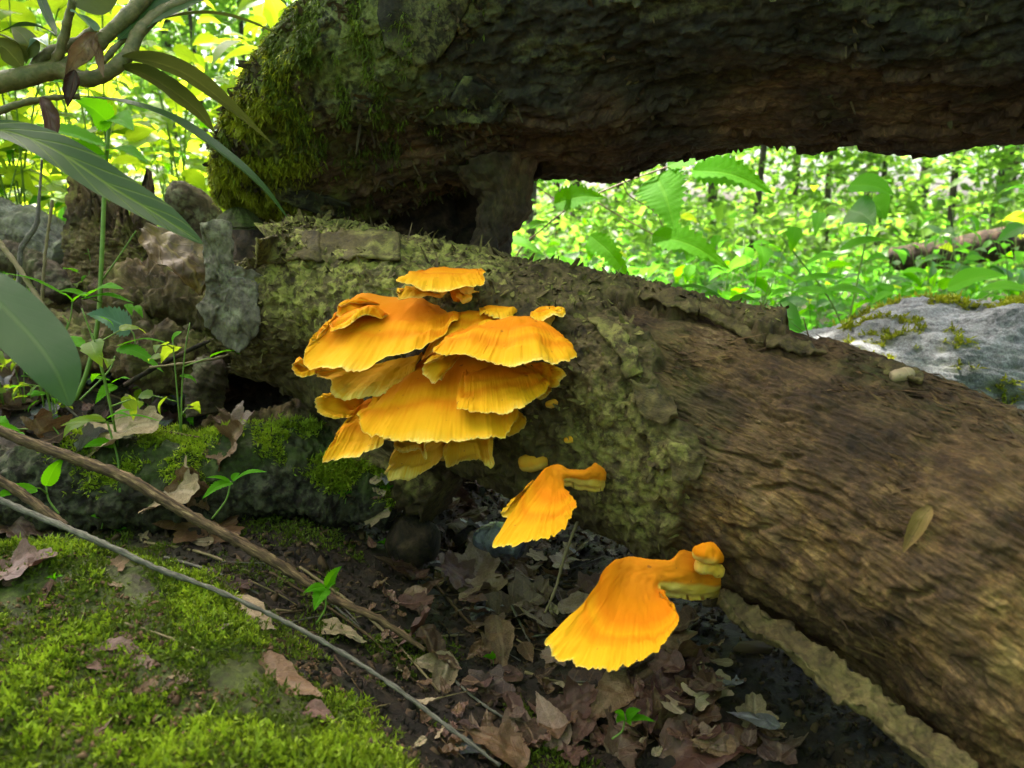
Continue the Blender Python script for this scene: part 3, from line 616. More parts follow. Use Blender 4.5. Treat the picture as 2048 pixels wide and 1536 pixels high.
# ------------------------------------------------------------------ shelf fungi
def cap_mesh(Mg, Bs, bulge=.02, th=.008, nu=240, nv=30, scal=.0062, close=.05, ridge=.0006, flip=1, seed=0, v0=0.0, ruf=.008):
    """a fan-shaped shelf: Mg = margin, Bs = line of attachment, both lists of 3D points running the same way"""
    Bc = catmull(Bs, nu); Mc = catmull(Mg, nu); u = np.linspace(0, 1, nu)
    arc = np.concatenate([[0], np.cumsum(np.linalg.norm(np.diff(Mc, axis=0), axis=1))])
    ee = np.minimum(u, 1-u); cl = sst(-.012, close, ee)[:, None]; Mc = Bc+(Mc-Bc)*cl          # ends run in to the attachment
    le = np.linalg.norm(Mc-Bc, axis=1, keepdims=True)
    sc_ = scal*(.6*fbm(st3(arc*45, seed, 1), 2)+1.3*np.abs(pn(st3(arc*62, seed, 4)))+.7*np.abs(pn(st3(arc*150, seed, 8)))+.3*pn(st3(arc*330, seed, 6))-.4)
    Mc = Mc+(Mc-Bc)/np.maximum(le, .004)*(sc_*np.clip((le[:, 0]-.006)/.05, 0, 1))[:, None]
    le = np.linalg.norm(Mc-Bc, axis=1, keepdims=True)
    v = np.linspace(0, 1, nv)**.85; vv = v[None, :, None]
    up = norm(np.array([0, -.45, 1.0]))
    Kc = .5*(Bc+Mc)+bulge*up*(le/le.max())
    S = (1-vv)**2*Bc[:, None]+2*vv*(1-vv)*Kc[:, None]+vv**2*Mc[:, None]
    nn = norm(np.cross(np.gradient(S, axis=0), np.gradient(S, axis=1)))
    tov = S.mean((0, 1))-C0
    if (nn*up).sum(-1).mean() < 0: nn = -nn
    ref = norm(.55*up-.85*norm(tov)); nn = nn*np.where((nn*ref).sum(-1, keepdims=True) < 0, -1, 1)
    nn = nn*flip
    A2 = np.repeat(arc[:, None], nv, 1); VV = np.repeat(v[None], nu, 0)
    rg = ridge*(fbm(st3(A2*210, VV*2.0, seed), 2)+.6*pn(st3(A2*460, VV*3, seed+2)))*sst(.3, 1.0, VV)
    rg = rg+ruf*(pn(st3(A2*20, VV*2.0, seed+5))+.5*pn(st3(A2*48, VV*2.0, seed+1)))*sst(.25, 1, VV)+.0036*pn(st3(A2*15, VV*4, seed+9))+.0022*pn(st3(A2*58, VV*1.6, seed+3))*sst(.3, .9, VV)+.0012*fbm(st3(A2*40, VV*14, seed+7), 2)
    rg = rg-.0016*np.exp(-((VV-.72-.03*pn(st3(A2*20, 0, seed)))/.035)**2)+.0012*np.exp(-((VV-.5)/.06)**2)
    S = S+nn*rg[..., None]
    lr = (le/le.max())[:, :1]
    t = (th*(.25+.75*lr)*(1-VV**1.6)+.0026*(1-VV**6)+.0008)*(.25+.75*sst(.0, .12, np.minimum(u, 1-u)))[:, None]
    aw = norm(norm(S-C0)*.85+np.array([0, 0, -.55]))
    Bt = S+aw*t[..., None]*flip
    f = gridf(nu, nv); q = nu*nv; a = np.arange(q).reshape(nu, nv)
    def side(l): return np.stack([l[:-1], l[1:], l[1:]+q, l[:-1]+q], -1)
    fs = np.vstack([f[:, ::-1], f+q, side(a[:, -1])[:, ::-1], side(a[0]), side(a[-1])[:, ::-1]])
    vc = np.maximum(v0+(1-v0)*VV*(.3+.7*lr)*.985, sst(.90, 1.0, VV)*1.0)
    uv = np.concatenate([np.stack([A2*8, vc], -1).reshape(-1, 2)]*2)
    und = np.concatenate([np.zeros(q), sst(1, .9, VV).ravel()]) if flip > 0 else np.concatenate([np.full(q, .85), np.full(q, .3)])
    return mk_mesh('cap', np.vstack([S.reshape(-1, 3), Bt.reshape(-1, 3)]), fs, M_FUNGUS, uv=uv, attrs={'under': und})
DOFF = [None]
def zc(x0, y0, k):
    def f(pts, d):
        d = np.asarray(d, float)
        d = np.interp(np.linspace(0, 1, len(pts)), np.linspace(0, 1, len(d)), d) if np.ndim(d) else [d]*len(pts)
        return [W(x0+x/k, y0+y/k, q+(DOFF[0] if DOFF[0] is not None else -.045-.045*float(sst(880, 1120, x0+x/k)))) for (x, y), q in zip(pts, d)]
    return f
Zm = zc(560, 500, 3.012); Zs = zc(900, 880, 3.073)
_seed = [0]
def cap(parent, z, M_, dM, B_, dB, label=None, **k):
    _seed[0] += 13
    o = link('cap', cap_mesh(z(M_, dM), z(B_, dB), seed=_seed[0]*.37, **k), parent)
    if label: o['label'] = label
    return o
def blob(name, parent, path, rad, und=.0, v=.4, rough=.0042, n=26, Mm=28, flat=1.0, mixund=True):
    V, Fs, uv = tube(path, rad, Mm, n, 0, 1, flat)
    cc = catmull(path, n); ctr = np.vstack([np.repeat(cc, Mm, 0), cc[0], cc[-1]]); d = norm(V-ctr+1e-9)
    V = V+d*(rough*fbm(V*70, 3)+rough*fbm(V*28, 2))[:, None]
    a = np.clip(und+(1.0 if mixund else 0.0)*sst(.0, -.6, d[:, 2]+.25*pn(V*60)), 0, 1)
    return mk(name, V, Fs, M_FUNGUS, parent, uv=np.stack([uv[:, 0]*10, np.full(len(V), v)], -1), attrs={'under': a})
def round_path(path, rad):                     # close a swept blob with tapered ends
    path = np.asarray(path); c = catmull(path, 12); r = np.interp(np.linspace(0, 1, 12), np.linspace(0, 1, len(rad)), rad)
    d0, d1 = norm(c[0]-c[1]), norm(c[-1]-c[-2])
    c = np.vstack([c[0]+d0*r[0]*.95, c[0]+d0*r[0]*.7, c, c[-1]+d1*r[-1]*.7, c[-1]+d1*r[-1]*.95])
    return c, np.concatenate([[r[0]*.3, r[0]*.72], r, [r[-1]*.72, r[-1]*.3]])
def knob(name, parent, path, rad, **k):
    c, r = round_path(path, rad); return blob(name, parent, c, r, n=44, **k)

FB = W(930, 700, 1.04)
fc = empty('shelf_fungus', FB, 'large tiered cluster of orange and yellow shelf fungus on the lower log', 'fungus')
# hidden core that ties the shelves to the log
knob('core', fc, [W(960, 640, 1.05), W(930, 720, .99), W(900, 800, .985), W(880, 870, 1.01)], [.045, .055, .05, .035], v=.2)
# upper left great shelf with its two folded lobes
cap(fc, Zm, [(345, 400), (215, 530), (140, 620), (165, 700), (300, 712), (450, 724), (640, 652), (830, 612), (945, 530), (1040, 430), (1092, 425)], [.96, .925, .905, .895, .885, .88, .885, .90, .925, .95, .965],
    [(430, 300), (480, 268), (540, 262), (620, 272), (720, 280), (800, 282), (860, 290), (920, 320), (980, 350), (1030, 365), (1080, 380)], [1.02, 1.03, 1.03, 1.035, 1.04, 1.04, 1.04, 1.04, 1.035, 1.03, 1.02], bulge=.014, th=.010)
cap(fc, Zm, [(470, 400), (385, 398), (350, 378), (362, 335), (430, 312), (520, 326)], [.955, .95, .95, .955, .965, .985], [(540, 395), (520, 350), (510, 330), (520, 310), (560, 305), (610, 330)], [.985, .995, 1.0, 1.005, 1.01, 1.01], bulge=.010, th=.004, nu=80, nv=18)
cap(fc, Zm, [(285, 492), (340, 482), (392, 470), (462, 418), (540, 378), (655, 412)], [.925, .922, .922, .93, .94, .955], [(330, 440), (380, 400), (450, 362), (520, 345), (590, 350), (650, 392)], [.95, .962, .97, .978, .98, .975], bulge=.012, th=.004, nu=90, nv=18)
# tip behind, pale shelf below
cap(fc, Zm, [(170, 645), (88, 688), (70, 718), (98, 757), (165, 752), (222, 738)], .925, [(260, 660), (250, 670), (245, 680), (245, 690), (250, 700), (270, 710)], .955, bulge=.006, th=.004, nu=70, nv=16)
cap(fc, Zm, [(230, 705), (213, 740), (222, 778), (290, 792), (300, 850), (340, 888), (400, 914), (505, 886), (640, 868), (760, 770), (850, 660)], [.935, .93, .925, .92, .918, .918, .918, .92, .93, .95, .97],
    [(420, 690), (450, 690), (480, 690), (520, 690), (560, 685), (600, 680), (650, 670), (700, 660), (750, 650), (800, 640), (860, 630)], [.97, .975, .98, .985, .99, .995, 1.0, 1.0, 1.0, 1.0, .995], bulge=.004, th=.006, v0=.82, label='pale yellow underside of a drooping shelf')
cap(fc, Zm, [(340, 858), (240, 878), (214, 930), (232, 988), (290, 1005), (345, 1027), (430, 1010)], [.96, .955, .95, .945, .945, .945, .95], [(470, 870), (490, 880), (500, 890), (505, 905), (505, 920), (505, 935), (510, 960)], .99, bulge=.008, th=.005, nu=80, nv=18, v0=.4)
# long lower left flank
cap(fc, Zm, [(300, 1175), (258, 1256), (300, 1255), (440, 1256), (540, 1215), (625, 1190), (660, 1150), (800, 1140)], [.915, .90, .90, .895, .895, .90, .91, .93],
    [(470, 950), (520, 905), (560, 895), (600, 885), (640, 880), (700, 880), (760, 880), (820, 900)], [.97, .985, .99, .995, 1.0, 1.0, 1.0, 1.0], bulge=.006, th=.008, v0=.25)
# main orange shelf
cap(fc, Zm, [(560, 930), (478, 1010), (500, 1082), (560, 1112), (640, 1138), (760, 1158), (900, 1150), (1030, 1150), (1150, 1142), (1250, 1112), (1340, 1110), (1418, 1030), (1425, 985)], [.925, .895, .88, .87, .865, .86, .858, .858, .862, .87, .88, .90, .92],
    [(720, 790), (770, 735), (820, 690), (865, 652), (910, 630), (970, 610), (1030, 600), (1090, 600), (1150, 600), (1210, 610), (1270, 630), (1320, 660), (1370, 700)], [.965, .975, .985, .99, .995, 1.0, 1.0, 1.0, 1.0, 1.0, .995, .99, .985], bulge=.016, th=.012)
# right shelf on top of it, reddish lobe at its side
cap(fc, Zm, [(1042, 968), (1150, 975), (1260, 972), (1350, 987), (1450, 970), (1505, 928), (1580, 862), (1640, 792)], [.872, .868, .868, .87, .875, .885, .905, .925],
    [(1130, 720), (1180, 700), (1240, 690), (1300, 680), (1360, 680), (1420, 685), (1470, 700), (1510, 730)], [.955, .965, .97, .975, .98, .98, .98, .98], bulge=.014, th=.008, v0=.15)
cap(fc, Zm, [(1620, 838), (1690, 806), (1710, 768), (1690, 725), (1640, 702), (1560, 694)], [.925, .93, .94, .955, .965, .975], [(1480, 760), (1470, 740), (1460, 720), (1455, 700), (1460, 690), (1480, 685)], .985, bulge=.010, th=.006, nu=90, nv=20, label='reddish orange side lobe')
cap(fc, Zm, [(1560, 905), (1600, 880), (1640, 840)], .95, [(1500, 850), (1520, 830), (1540, 810)], .97, bulge=.004, th=.005, nu=50, nv=12, v0=.6)
# shelf behind the right dome, then the dome itself and the lip under it
cap(fc, Zm, [(850, 655), (910, 612), (960, 570), (1040, 520), (1130, 500), (1240, 460), (1330, 430)], [.955, .945, .94, .94, .945, .955, .965], [(1000, 470), (1050, 370), (1090, 350), (1140, 340), (1200, 345), (1270, 345), (1330, 360)], [1.0, 1.03, 1.035, 1.04, 1.04, 1.04, 1.035], bulge=.012, th=.008, v0=.1)
cap(fc, Zm, [(1230, 400), (1300, 420), (1370, 420), (1412, 390)], [.975, .97, .97, .98], [(1230, 345), (1270, 338), (1330, 345), (1385, 360)], 1.02, bulge=.012, th=.006, nu=70, nv=16, v0=.4)
cap(fc, Zm, [(1000, 628), (905, 668), (870, 692), (868, 738), (935, 796), (975, 775), (1010, 730)], [.915, .90, .897, .897, .90, .91, .925], [(1070, 600), (1065, 600), (1060, 605), (1060, 615), (1065, 625), (1070, 635), (1080, 640)], .955, bulge=.008, th=.004, nu=80, nv=18, v0=.55)
cap(fc, Zm, [(960, 570), (918, 612), (950, 626), (1080, 622), (1150, 645), (1250, 672), (1400, 697), (1560, 682), (1650, 690), (1768, 662), (1784, 632), (1730, 570)], [.92, .895, .89, .872, .866, .863, .862, .868, .876, .892, .905, .925],
    [(1130, 480), (1190, 450), (1250, 430), (1300, 415), (1350, 404), (1400, 398), (1440, 395), (1480, 394), (1520, 402), (1560, 420), (1600, 450), (1640, 490)], [.96, .97, .975, .98, .98, .98, .98, .98, .98, .975, .97, .96], bulge=.020, th=.012)
# pale lobes hanging underneath
cap(fc, Zm, [(690, 1150), (688, 1200), (735, 1232), (800, 1212), (850, 1200), (868, 1245), (884, 1238), (890, 1160)], .915, [(720, 1080), (740, 1080), (760, 1080), (790, 1080), (810, 1080), (830, 1080), (850, 1080), (870, 1080)], .97, bulge=.004, th=.005, nu=100, nv=18, v0=.75)
cap(fc, Zm, [(700, 1200), (670, 1290), (636, 1355), (660, 1392), (735, 1388), (830, 1352), (930, 1290), (1010, 1230)], [.955, .945, .94, .935, .935, .94, .95, .965], [(760, 1130), (780, 1120), (800, 1110), (820, 1105), (860, 1100), (900, 1100), (950, 1100), (1000, 1100)], 1.0, bulge=.0, th=.005, nu=110, nv=20, v0=.85, label='pale yellow lobe hanging lowest')
cap(fc, Zm, [(1000, 1195), (1008, 1300), (1060, 1292), (1140, 1272), (1215, 1270), (1232, 1306), (1285, 1306), (1290, 1180)], .93, [(1010, 1090), (1040, 1080), (1080, 1070), (1120, 1070), (1160, 1070), (1200, 1060), (1240, 1060), (1280, 1060)], .99, bulge=.002, th=.005, nu=110, nv=18, v0=.78)
cap(fc, Zm, [(1300, 1130), (1350, 1132), (1410, 1112), (1485, 1052), (1478, 1000)], [.95, .95, .95, .955, .96], [(1280, 1040), (1310, 1020), (1340, 1000), (1380, 980), (1410, 960)], .995, bulge=.004, th=.006, nu=70, nv=16, v0=.4)

# separate shelf above the cluster
dl = lambda x, y: proj(log_hit(x, y)[0])[2]
DOFF[0] = dl(905, 575)-1.09
ft = empty('shelf_fungus', W(905, 560, 1.1), 'thin flat orange shelf fungus growing alone above the big cluster', 'fungus')
cap(ft, Zm, [(770, 190), (704, 188), (790, 212), (880, 228), (1000, 242), (1090, 225), (1170, 200), (1226, 182), (1224, 130)], [1.03, 1.015, 1.005, 1.0, 1.0, 1.005, 1.01, 1.02, 1.04], [(850, 128), (870, 120), (900, 112), (940, 104), (990, 102), (1040, 108), (1090, 114), (1140, 120), (1190, 124)], [1.08, 1.09, 1.095, 1.10, 1.10, 1.10, 1.10, 1.09, 1.08], bulge=.008, th=.006, nu=120, nv=20, v0=.35)
cap(ft, Zm, [(760, 230), (704, 248), (745, 268), (850, 282), (940, 280), (995, 252)], [1.04, 1.03, 1.02, 1.02, 1.025, 1.035], [(800, 225), (840, 222), (880, 224), (920, 228), (950, 232), (975, 238)], 1.07, bulge=.004, th=.005, nu=80, nv=16, v0=.6)
skt = knob('stalk', ft, Zm([(1080, 225), (1085, 260)], 1.06), [.013, .011], v=.5)
for x, y, rr, u_ in [(965, 250, .0085, .9), (1125, 236, .0085, .8), (1085, 278, .005, .1), (1105, 290, .005, .1), (1128, 280, .006, .1), (1182, 252, .003, .3)]:
    knob('knob', skt, Zm([(x-4, y), (x+4, y)], 1.035), [rr, rr], und=u_, v=.7)
DOFF[0] = dl(1085, 665)-1.03
fr = empty('shelf_fungus', W(1090, 640, 1.05), 'little yellow ear of shelf fungus peeking out behind the cluster top', 'fungus')
cap(fr, Zm, [(1500, 400), (1570, 440), (1640, 420), (1690, 420), (1722, 396), (1680, 366)], [1.0, .99, .99, .995, 1.0, 1.01], [(1520, 380), (1550, 356), (1580, 350), (1610, 348), (1640, 350), (1660, 358)], 1.04, bulge=.008, th=.006, nu=80, nv=18, v0=.45)
knob('stalk', fr, Zm([(1600, 395), (1590, 430)], 1.035), [.010, .008], und=.6, v=.6)

# the two stalked fans lower down
DOFF[0] = dl(1205, 950)-.945
def fan_mesh(z, rays, deps, th=.010, nu=320, nv=64, scal=.007, seed=0, und_u=.75, neck=.57):
    """a stalked fan as one skin: each key ray runs log - neck - apex - margin (eight photo points)"""
    K = np.array([catmull(z(r_, d_), nv) for r_, d_ in zip(rays, deps)]); S = np.stack([catmull(K[:, k], nu) for k in range(nv)], 1)
    u = np.linspace(0, 1, nu)[:, None]; v = np.linspace(0, 1, nv)[None]
    tc = norm(C0-S)
    S = S+tc*(.011*np.sin(np.pi*np.clip(u, 0, 1))**.6*sst(neck+.25, neck-.1, v)*sst(-.25, .1, v))[..., None]     # round neck
    mg = S[:, -1]; arc = np.concatenate([[0], np.cumsum(np.linalg.norm(np.diff(mg, axis=0), axis=1))])
    ln_ = np.linalg.norm(S[:, -1]-S[:, int(neck*nv)], axis=1); lr = (ln_/ln_.max())[:, None]
    sc_ = scal*(.6*fbm(st3(arc*45, seed, 1), 2)+1.2*np.abs(pn(st3(arc*75, seed, 4)))+.7*np.abs(pn(st3(arc*170, seed, 8)))-.4)*np.clip((ln_-.006)/.05, 0, 1)
    S = S+norm(S[:, -1:]-S[:, -6:-5])*(sc_[:, None]*sst(.8, 1, v))[..., None]
    nn = norm(np.cross(np.gradient(S, axis=0), np.gradient(S, axis=1))); nn = nn*np.where((nn*tc).sum(-1, keepdims=True) < 0, -1, 1)
    A2 = arc[:, None]+0*v; w = sst(neck, 1, v+0*u)
    rg = .0008*fbm(st3(A2*210, v*2+0*u, seed), 2)*w+.004*pn(st3(A2*22, v*2+0*u, seed+5))*w*w+.0025*fbm(S*38+seed, 3)+.0007*fbm(S*160, 2)
    rg = rg-.0016*np.exp(-((v-.88-.012*pn(st3(A2*20, 0, seed)))/.014)**2)
    S = S+nn*rg[..., None]
    t_ = th*(1-w**1.3)+.0030*(1-w**8)+.0009; aw = norm(norm(S-C0)*.85+np.array([0, 0, -.45]))
    Bt = S+aw*t_[..., None]
    f = gridf(nu, nv); q = nu*nv; a = np.arange(q).reshape(nu, nv)
    def side(l): return np.stack([l[:-1], l[1:], l[1:]+q, l[:-1]+q], -1)
    fs = np.vstack([f[:, ::-1], f+q, side(a[:, -1])[:, ::-1], side(a[0]), side(a[-1])[:, ::-1]])
    vc = np.maximum(.12+.74*w*(.35+.65*lr), sst(.975, 1, v+0*u)*lr**.3)
    ut = sst(und_u, und_u+.12, u+.05*pn(S*60))*sst(neck+.06, neck-.06, v)
    return mk_mesh('cap', np.vstack([S.reshape(-1, 3), Bt.reshape(-1, 3)]), fs, M_FUNGUS, uv=np.concatenate([np.stack([A2*8, vc], -1).reshape(-1, 2)]*2), attrs={'under': np.concatenate([ut.ravel(), np.ones(q)])})
def dep(m_): return [.948, .925, .91, .902, .893, .893*.55+m_*.45, .893*.2+m_*.8, m_]
f1 = empty('shelf_fungus', W(1205, 950, .95), 'slender stalked orange fan fungus between the cluster and the largest fan', 'fungus')
link('cap', fan_mesh(Zs, [[(958, 190), (885, 138), (825, 183), (740, 180), (645, 150), (565, 200), (430, 370), (255, 640)], [(958, 205), (890, 165), (822, 196), (740, 193), (655, 180), (590, 260), (450, 460), (300, 665)],
    [(958, 220), (890, 190), (820, 210), (740, 206), (668, 208), (625, 310), (560, 470), (500, 625)], [(958, 235), (890, 215), (818, 226), (742, 220), (684, 230), (665, 320), (675, 440), (690, 552)],
    [(958, 252), (890, 242), (818, 246), (742, 234), (692, 246), (698, 300), (738, 355), (772, 400)], [(955, 285), (890, 286), (820, 276), (745, 264), (700, 258), (690, 268), (690, 282), (700, 300)]],
    [dep(m_) for m_ in (.835, .826, .808, .81, .832, .868)], seed=3.1), f1)
cap(f1, Zs, [(440, 320), (330, 430), (316, 446), (352, 468), (392, 472), (430, 440)], .872, [(520, 250), (510, 262), (505, 275), (500, 290), (500, 300), (495, 310)], .888, bulge=.002, th=.004, nu=60, nv=16, v0=.5)
DOFF[0] = dl(1435, 1140)-.885
def dep2(m_): return [.890, .862, .848, .842, .834, .834*.55+m_*.45, .834*.2+m_*.8, m_]
f2 = empty('shelf_fungus', W(1440, 1150, .88), 'largest single orange fan fungus on a thick stalk low on the log', 'fungus')
link('cap', fan_mesh(Zs, [[(1668, 770), (1440, 668), (1350, 738), (1200, 724), (1075, 716), (950, 795), (850, 965), (602, 1212)], [(1668, 800), (1450, 730), (1340, 765), (1200, 758), (1070, 775), (970, 890), (800, 1120), (625, 1315)],
    [(1668, 830), (1455, 775), (1335, 792), (1210, 790), (1100, 850), (1015, 1030), (940, 1230), (885, 1397)], [(1668, 855), (1460, 812), (1335, 818), (1240, 826), (1180, 890), (1150, 1050), (1130, 1220), (1120, 1364)],
    [(1668, 880), (1465, 845), (1350, 840), (1272, 852), (1250, 920), (1272, 1040), (1300, 1160), (1322, 1252)], [(1668, 905), (1475, 890), (1350, 872), (1290, 880), (1295, 925), (1335, 985), (1372, 1040), (1398, 1085)],
    [(1660, 938), (1480, 946), (1375, 925), (1308, 905), (1292, 905), (1290, 912), (1294, 922), (1302, 935)]], [dep2(m_) for m_ in (.76, .744, .726, .726, .738, .758, .81)], th=.014, seed=7.7), f2)
lob = knob('knob', f2, Zs([(1550, 690), (1590, 700), (1630, 728)], [.842, .842, .85]), [.0105, .0125, .008], v=.45, rough=.003)
lob['label'] = 'rounded orange lobe with pale underside on top of the stalk'
knob('knob', f2, Zs([(1560, 772), (1620, 790), (1658, 802)], [.852, .852, .86]), [.0095, .0075, .005], und=.8, v=.7, rough=.0025)
# buttons on the bark
for px_, py_, rr, lab in [(1139, 880, .0045, 'tiny round yellow fungus button on the bark above the slender fan'), (1105, 808, .006, 'tiny orange fungus knob on the bark beside the cluster'), (1068, 926, .013, 'small yellowish fungus flap in shadow under the lower log'), (1803, 752, .008, 'small pale tan fungus button near the crest of the log')]:
    q, nq = log_hit(px_, py_)
    o = knob('fungus_button', None, [q-RT*rr*.6, q+RT*rr*.6+np.array([0, 0, rr*.3])], [rr*.9, rr], v=.7, und=.3, rough=.001)
    if px_ > 1700: o.data.materials[0] = M_DEADT
    tag(o, lab, 'fungus')
# ------------------------------------------------------------------ leaf shapes
def half_width(u, shape):
    if shape == 'ovate': return np.sin(np.pi*u**.62)**.9*(1-.35*u)*1.12
    if shape == 'lance': return np.sin(np.pi*u**.8)**.9
    if shape == 'oblong': return np.clip(np.sin(np.pi*np.clip(u, 0, 1)**.95), 0, 1)**.55*(1-.25*sst(.8, 1, u))
    return np.sin(np.pi*u)
def leaf_surf(pts, w, N, shape='ovate', serr=0, fold=.25, nu=46, nv=9, wav=.02, teeth=13):
    """pts: curve of the midrib; N: normal hints; w: full width in metres"""
    c = catmull(pts, nu); t = norm(np.gradient(c, axis=0)); N = np.broadcast_to(N, c.shape)
    s = norm(np.cross(t, N)); nn = np.cross(s, t)
    u = np.linspace(0, 1, nu); v = np.linspace(-1, 1, nv)
    hw = w/2*half_width(np.clip(u, .002, .998), shape)
    U, Vv = np.meshgrid(u, v, indexing='ij'); sw = 1+serr*(((U*teeth) % 1)-.5)*np.abs(Vv)**3
    y = hw[:, None]*Vv*sw; z = fold*np.abs(y)+w*wav*(pn(st3(U*5, Vv*2, w*99))+.5*np.sin(U*teeth*6.28)*np.abs(Vv)*.5)
    S = c[:, None]+s[:, None]*y[..., None]+nn[:, None]*z[..., None]
    return S.reshape(-1, 3), gridf(nu, nv), np.stack([U, Vv*.5+.5], -1).reshape(-1, 2)
def leaf_obj(parent, p0, p1, w, sag=.08, face=.3, roll=0, mat=None, shape='ovate', serr=.22, fold=.2, name='leaf', mids=None, **k):
    p0, p1 = np.asarray(p0), np.asarray(p1); L = np.linalg.norm(p1-p0)
    pts = [p0]+(mids or [(p0+p1)/2+np.array([0, 0, sag*L])])+[p1]
    cd = -norm(p0-C0); N = norm((1-face)*np.array([0, 0, 1.0])+face*cd)
    ax = norm(p1-p0); a = R(roll); N = N*math.cos(a)+np.cross(ax, N)*math.sin(a)+ax*(ax@N)*(1-math.cos(a))
    V, Fq, uv = leaf_surf(pts, w, N, shape, serr, fold, **k)
    return mk(name, V, Fq, mat, parent, uv=uv)
def px_plant(name, label, cat, stems, leaves, mat=None, smat=None, group=None, serr=.22, shape='ovate'):
    """a plant laid out from photo points: stems [(points (x,y,d)), radius], leaves (x0,y0,d0, x1,y1,d1, width px, face, roll)"""
    b = W(*stems[0][0][0]); e = empty(name, b, label, cat, group)
    for pts, rad in stems:
        V, Fs, uv = tube([W(*q) for q in pts], [rad, rad*.75], 7, 6*len(pts)); mk('stem', V, Fs, smat or M_STEM, e, uv=uv)
    for lf in leaves:
        x0, y0, d0, x1, y1, d1, w = lf[:7]; fc_ = lf[7] if len(lf) > 7 else .3; rl = lf[8] if len(lf) > 8 else 0
        leaf_obj(e, W(x0, y0, d0), W(x1, y1, d1), w/F_PX*(d0+d1)/2, face=fc_, roll=rl, mat=(lf[9] if len(lf) > 9 else mat) or M_NETTLE, serr=serr, shape=shape)
    return e

# ------------------------------------------------------------------ rhododendron, upper left
rh = empty('rhododendron', W(-40, 170, .86), 'rhododendron branch with long leathery drooping leaves, reaching in beside the mossy trunk', 'shrub')
def branch(pts, rad, n=40, mat=None):
    V, Fs, uv = tube([W(*p) for p in pts], rad, 12, n, .0015, 90); return mk('branch', V, Fs, mat or M_RBRANCH, rh, uv=uv)
branch([(-120, 190, .84), (0, 165, .85), (60, 152, .86), (115, 140, .87), (170, 158, .87), (222, 141, .88), (258, 105, .89), (280, 62, .90), (330, 20, .92), (430, -20, .95)], [.013, .012, .011, .0105, .009, .0085, .008, .0075, .007, .006], 90)
branch([(110, 145, .87), (165, 112, .88), (215, 70, .89), (262, 25, .90), (310, -30, .92)], [.009, .008, .0085, .009, .009])
branch([(105, 140, .87), (118, 105, .865), (132, 55, .86), (145, 0, .85)], [.006, .0055, .005, .004])
branch([(60, 155, .86), (90, 110, .87), (150, 85, .89), (190, 60, .9)], [.006, .006, .006, .005])
branch([(-60, 235, .82), (0, 221, .83), (60, 203, .84), (110, 195, .85), (160, 193, .86)], [.0045, .004, .0035, .003])
branch([(205, 125, .88), (230, 95, .89), (255, 75, .9)], [.004, .003])
def rleaf(pts, wpx, face=.3, roll=0, mat=None, fold=.22, shape='lance', **k):
    q = [W(*p) for p in pts]; dm = np.mean([p[2] for p in pts])
    return leaf_obj(rh, q[0], q[-1], wpx/F_PX*dm, face=face, roll=roll, mat=mat or M_RHODO, shape=shape, serr=0, fold=fold, mids=q[1:-1], nu=36, **k)
rleaf([(285, 55, .90), (345, 34, .92), (420, 28, .94), (500, 45, .97), (585, 84, 1.0)], 52, .0, 12, M_RHODOU)
rleaf([(240, 115, .88), (300, 122, .89), (370, 148, .91), (450, 205, .94), (548, 290, .97)], 60, .0, -24, M_RHODOU)
rleaf([(238, 133, .88), (290, 148, .89), (345, 182, .90), (395, 222, .92), (430, 266, .94)], 52, .25, -60, M_RHODOU)
rleaf([(150, 192, .86), (250, 206, .86), (350, 242, .87), (450, 310, .88), (525, 375, .89), (580, 442, .90)], 52, .30, -10, M_RHODO, wav=.01)
rleaf([(-70, 255, .74), (20, 264, .74), (110, 300, .73), (220, 372, .72), (320, 432, .71), (405, 488, .70)], 80, .45, 8, M_RHODOM, shape='oblong')
rleaf([(-110, 530, .62), (-30, 580, .61), (50, 660, .60), (105, 730, .59), (140, 812, .585)], 122, .55, 0, M_RHODO, shape='oblong', fold=.12)
rleaf([(145, 10, .85), (160, -20, .86), (172, -80, .86), (180, -160, .86)], 130, .8, 20, M_RHODOU, shape='oblong')
rleaf([(115, 72, .88), (80, 55, .88), (40, 52, .88), (-10, 68, .87)], 30, .1, 10, M_RHODO)
rleaf([(112, 70, .88), (95, 35, .89), (75, -20, .9), (60, -60, .9)], 26, .3, 30, M_RHODO)
rleaf([(190, 62, .89), (175, 45, .86), (160, 30, .84), (140, 22, .82)], 44, .2, -20, M_GLOSS)
rleaf([(55, 120, .87), (70, 95, .86), (80, 75, .85), (96, 92, .84)], 40, .2, 20, M_GLOSS)
rleaf([(52, 128, .86), (40, 95, .85), (10, 75, .84), (-30, 60, .83)], 42, .4, 30, M_RHODOU)
rleaf([(45, 135, .86), (25, 112, .85), (0, 92, .84), (-50, 90, .83)], 46, .4, -30, M_RHODOU)
rleaf([(50, 118, .86), (58, 92, .85), (40, 66, .85), (22, 55, .85)], 40, .6, 0, M_RHODOU)
rleaf([(255, 75, .9), (262, 60, .91), (272, 48, .92), (285, 40, .93)], 30, .4, 20, M_GLOSS)
rleaf([(235, 80, .89), (300, 30, .91), (400, -10, .94), (480, -30, .96)], 60, .3, 20, M_RHODO)
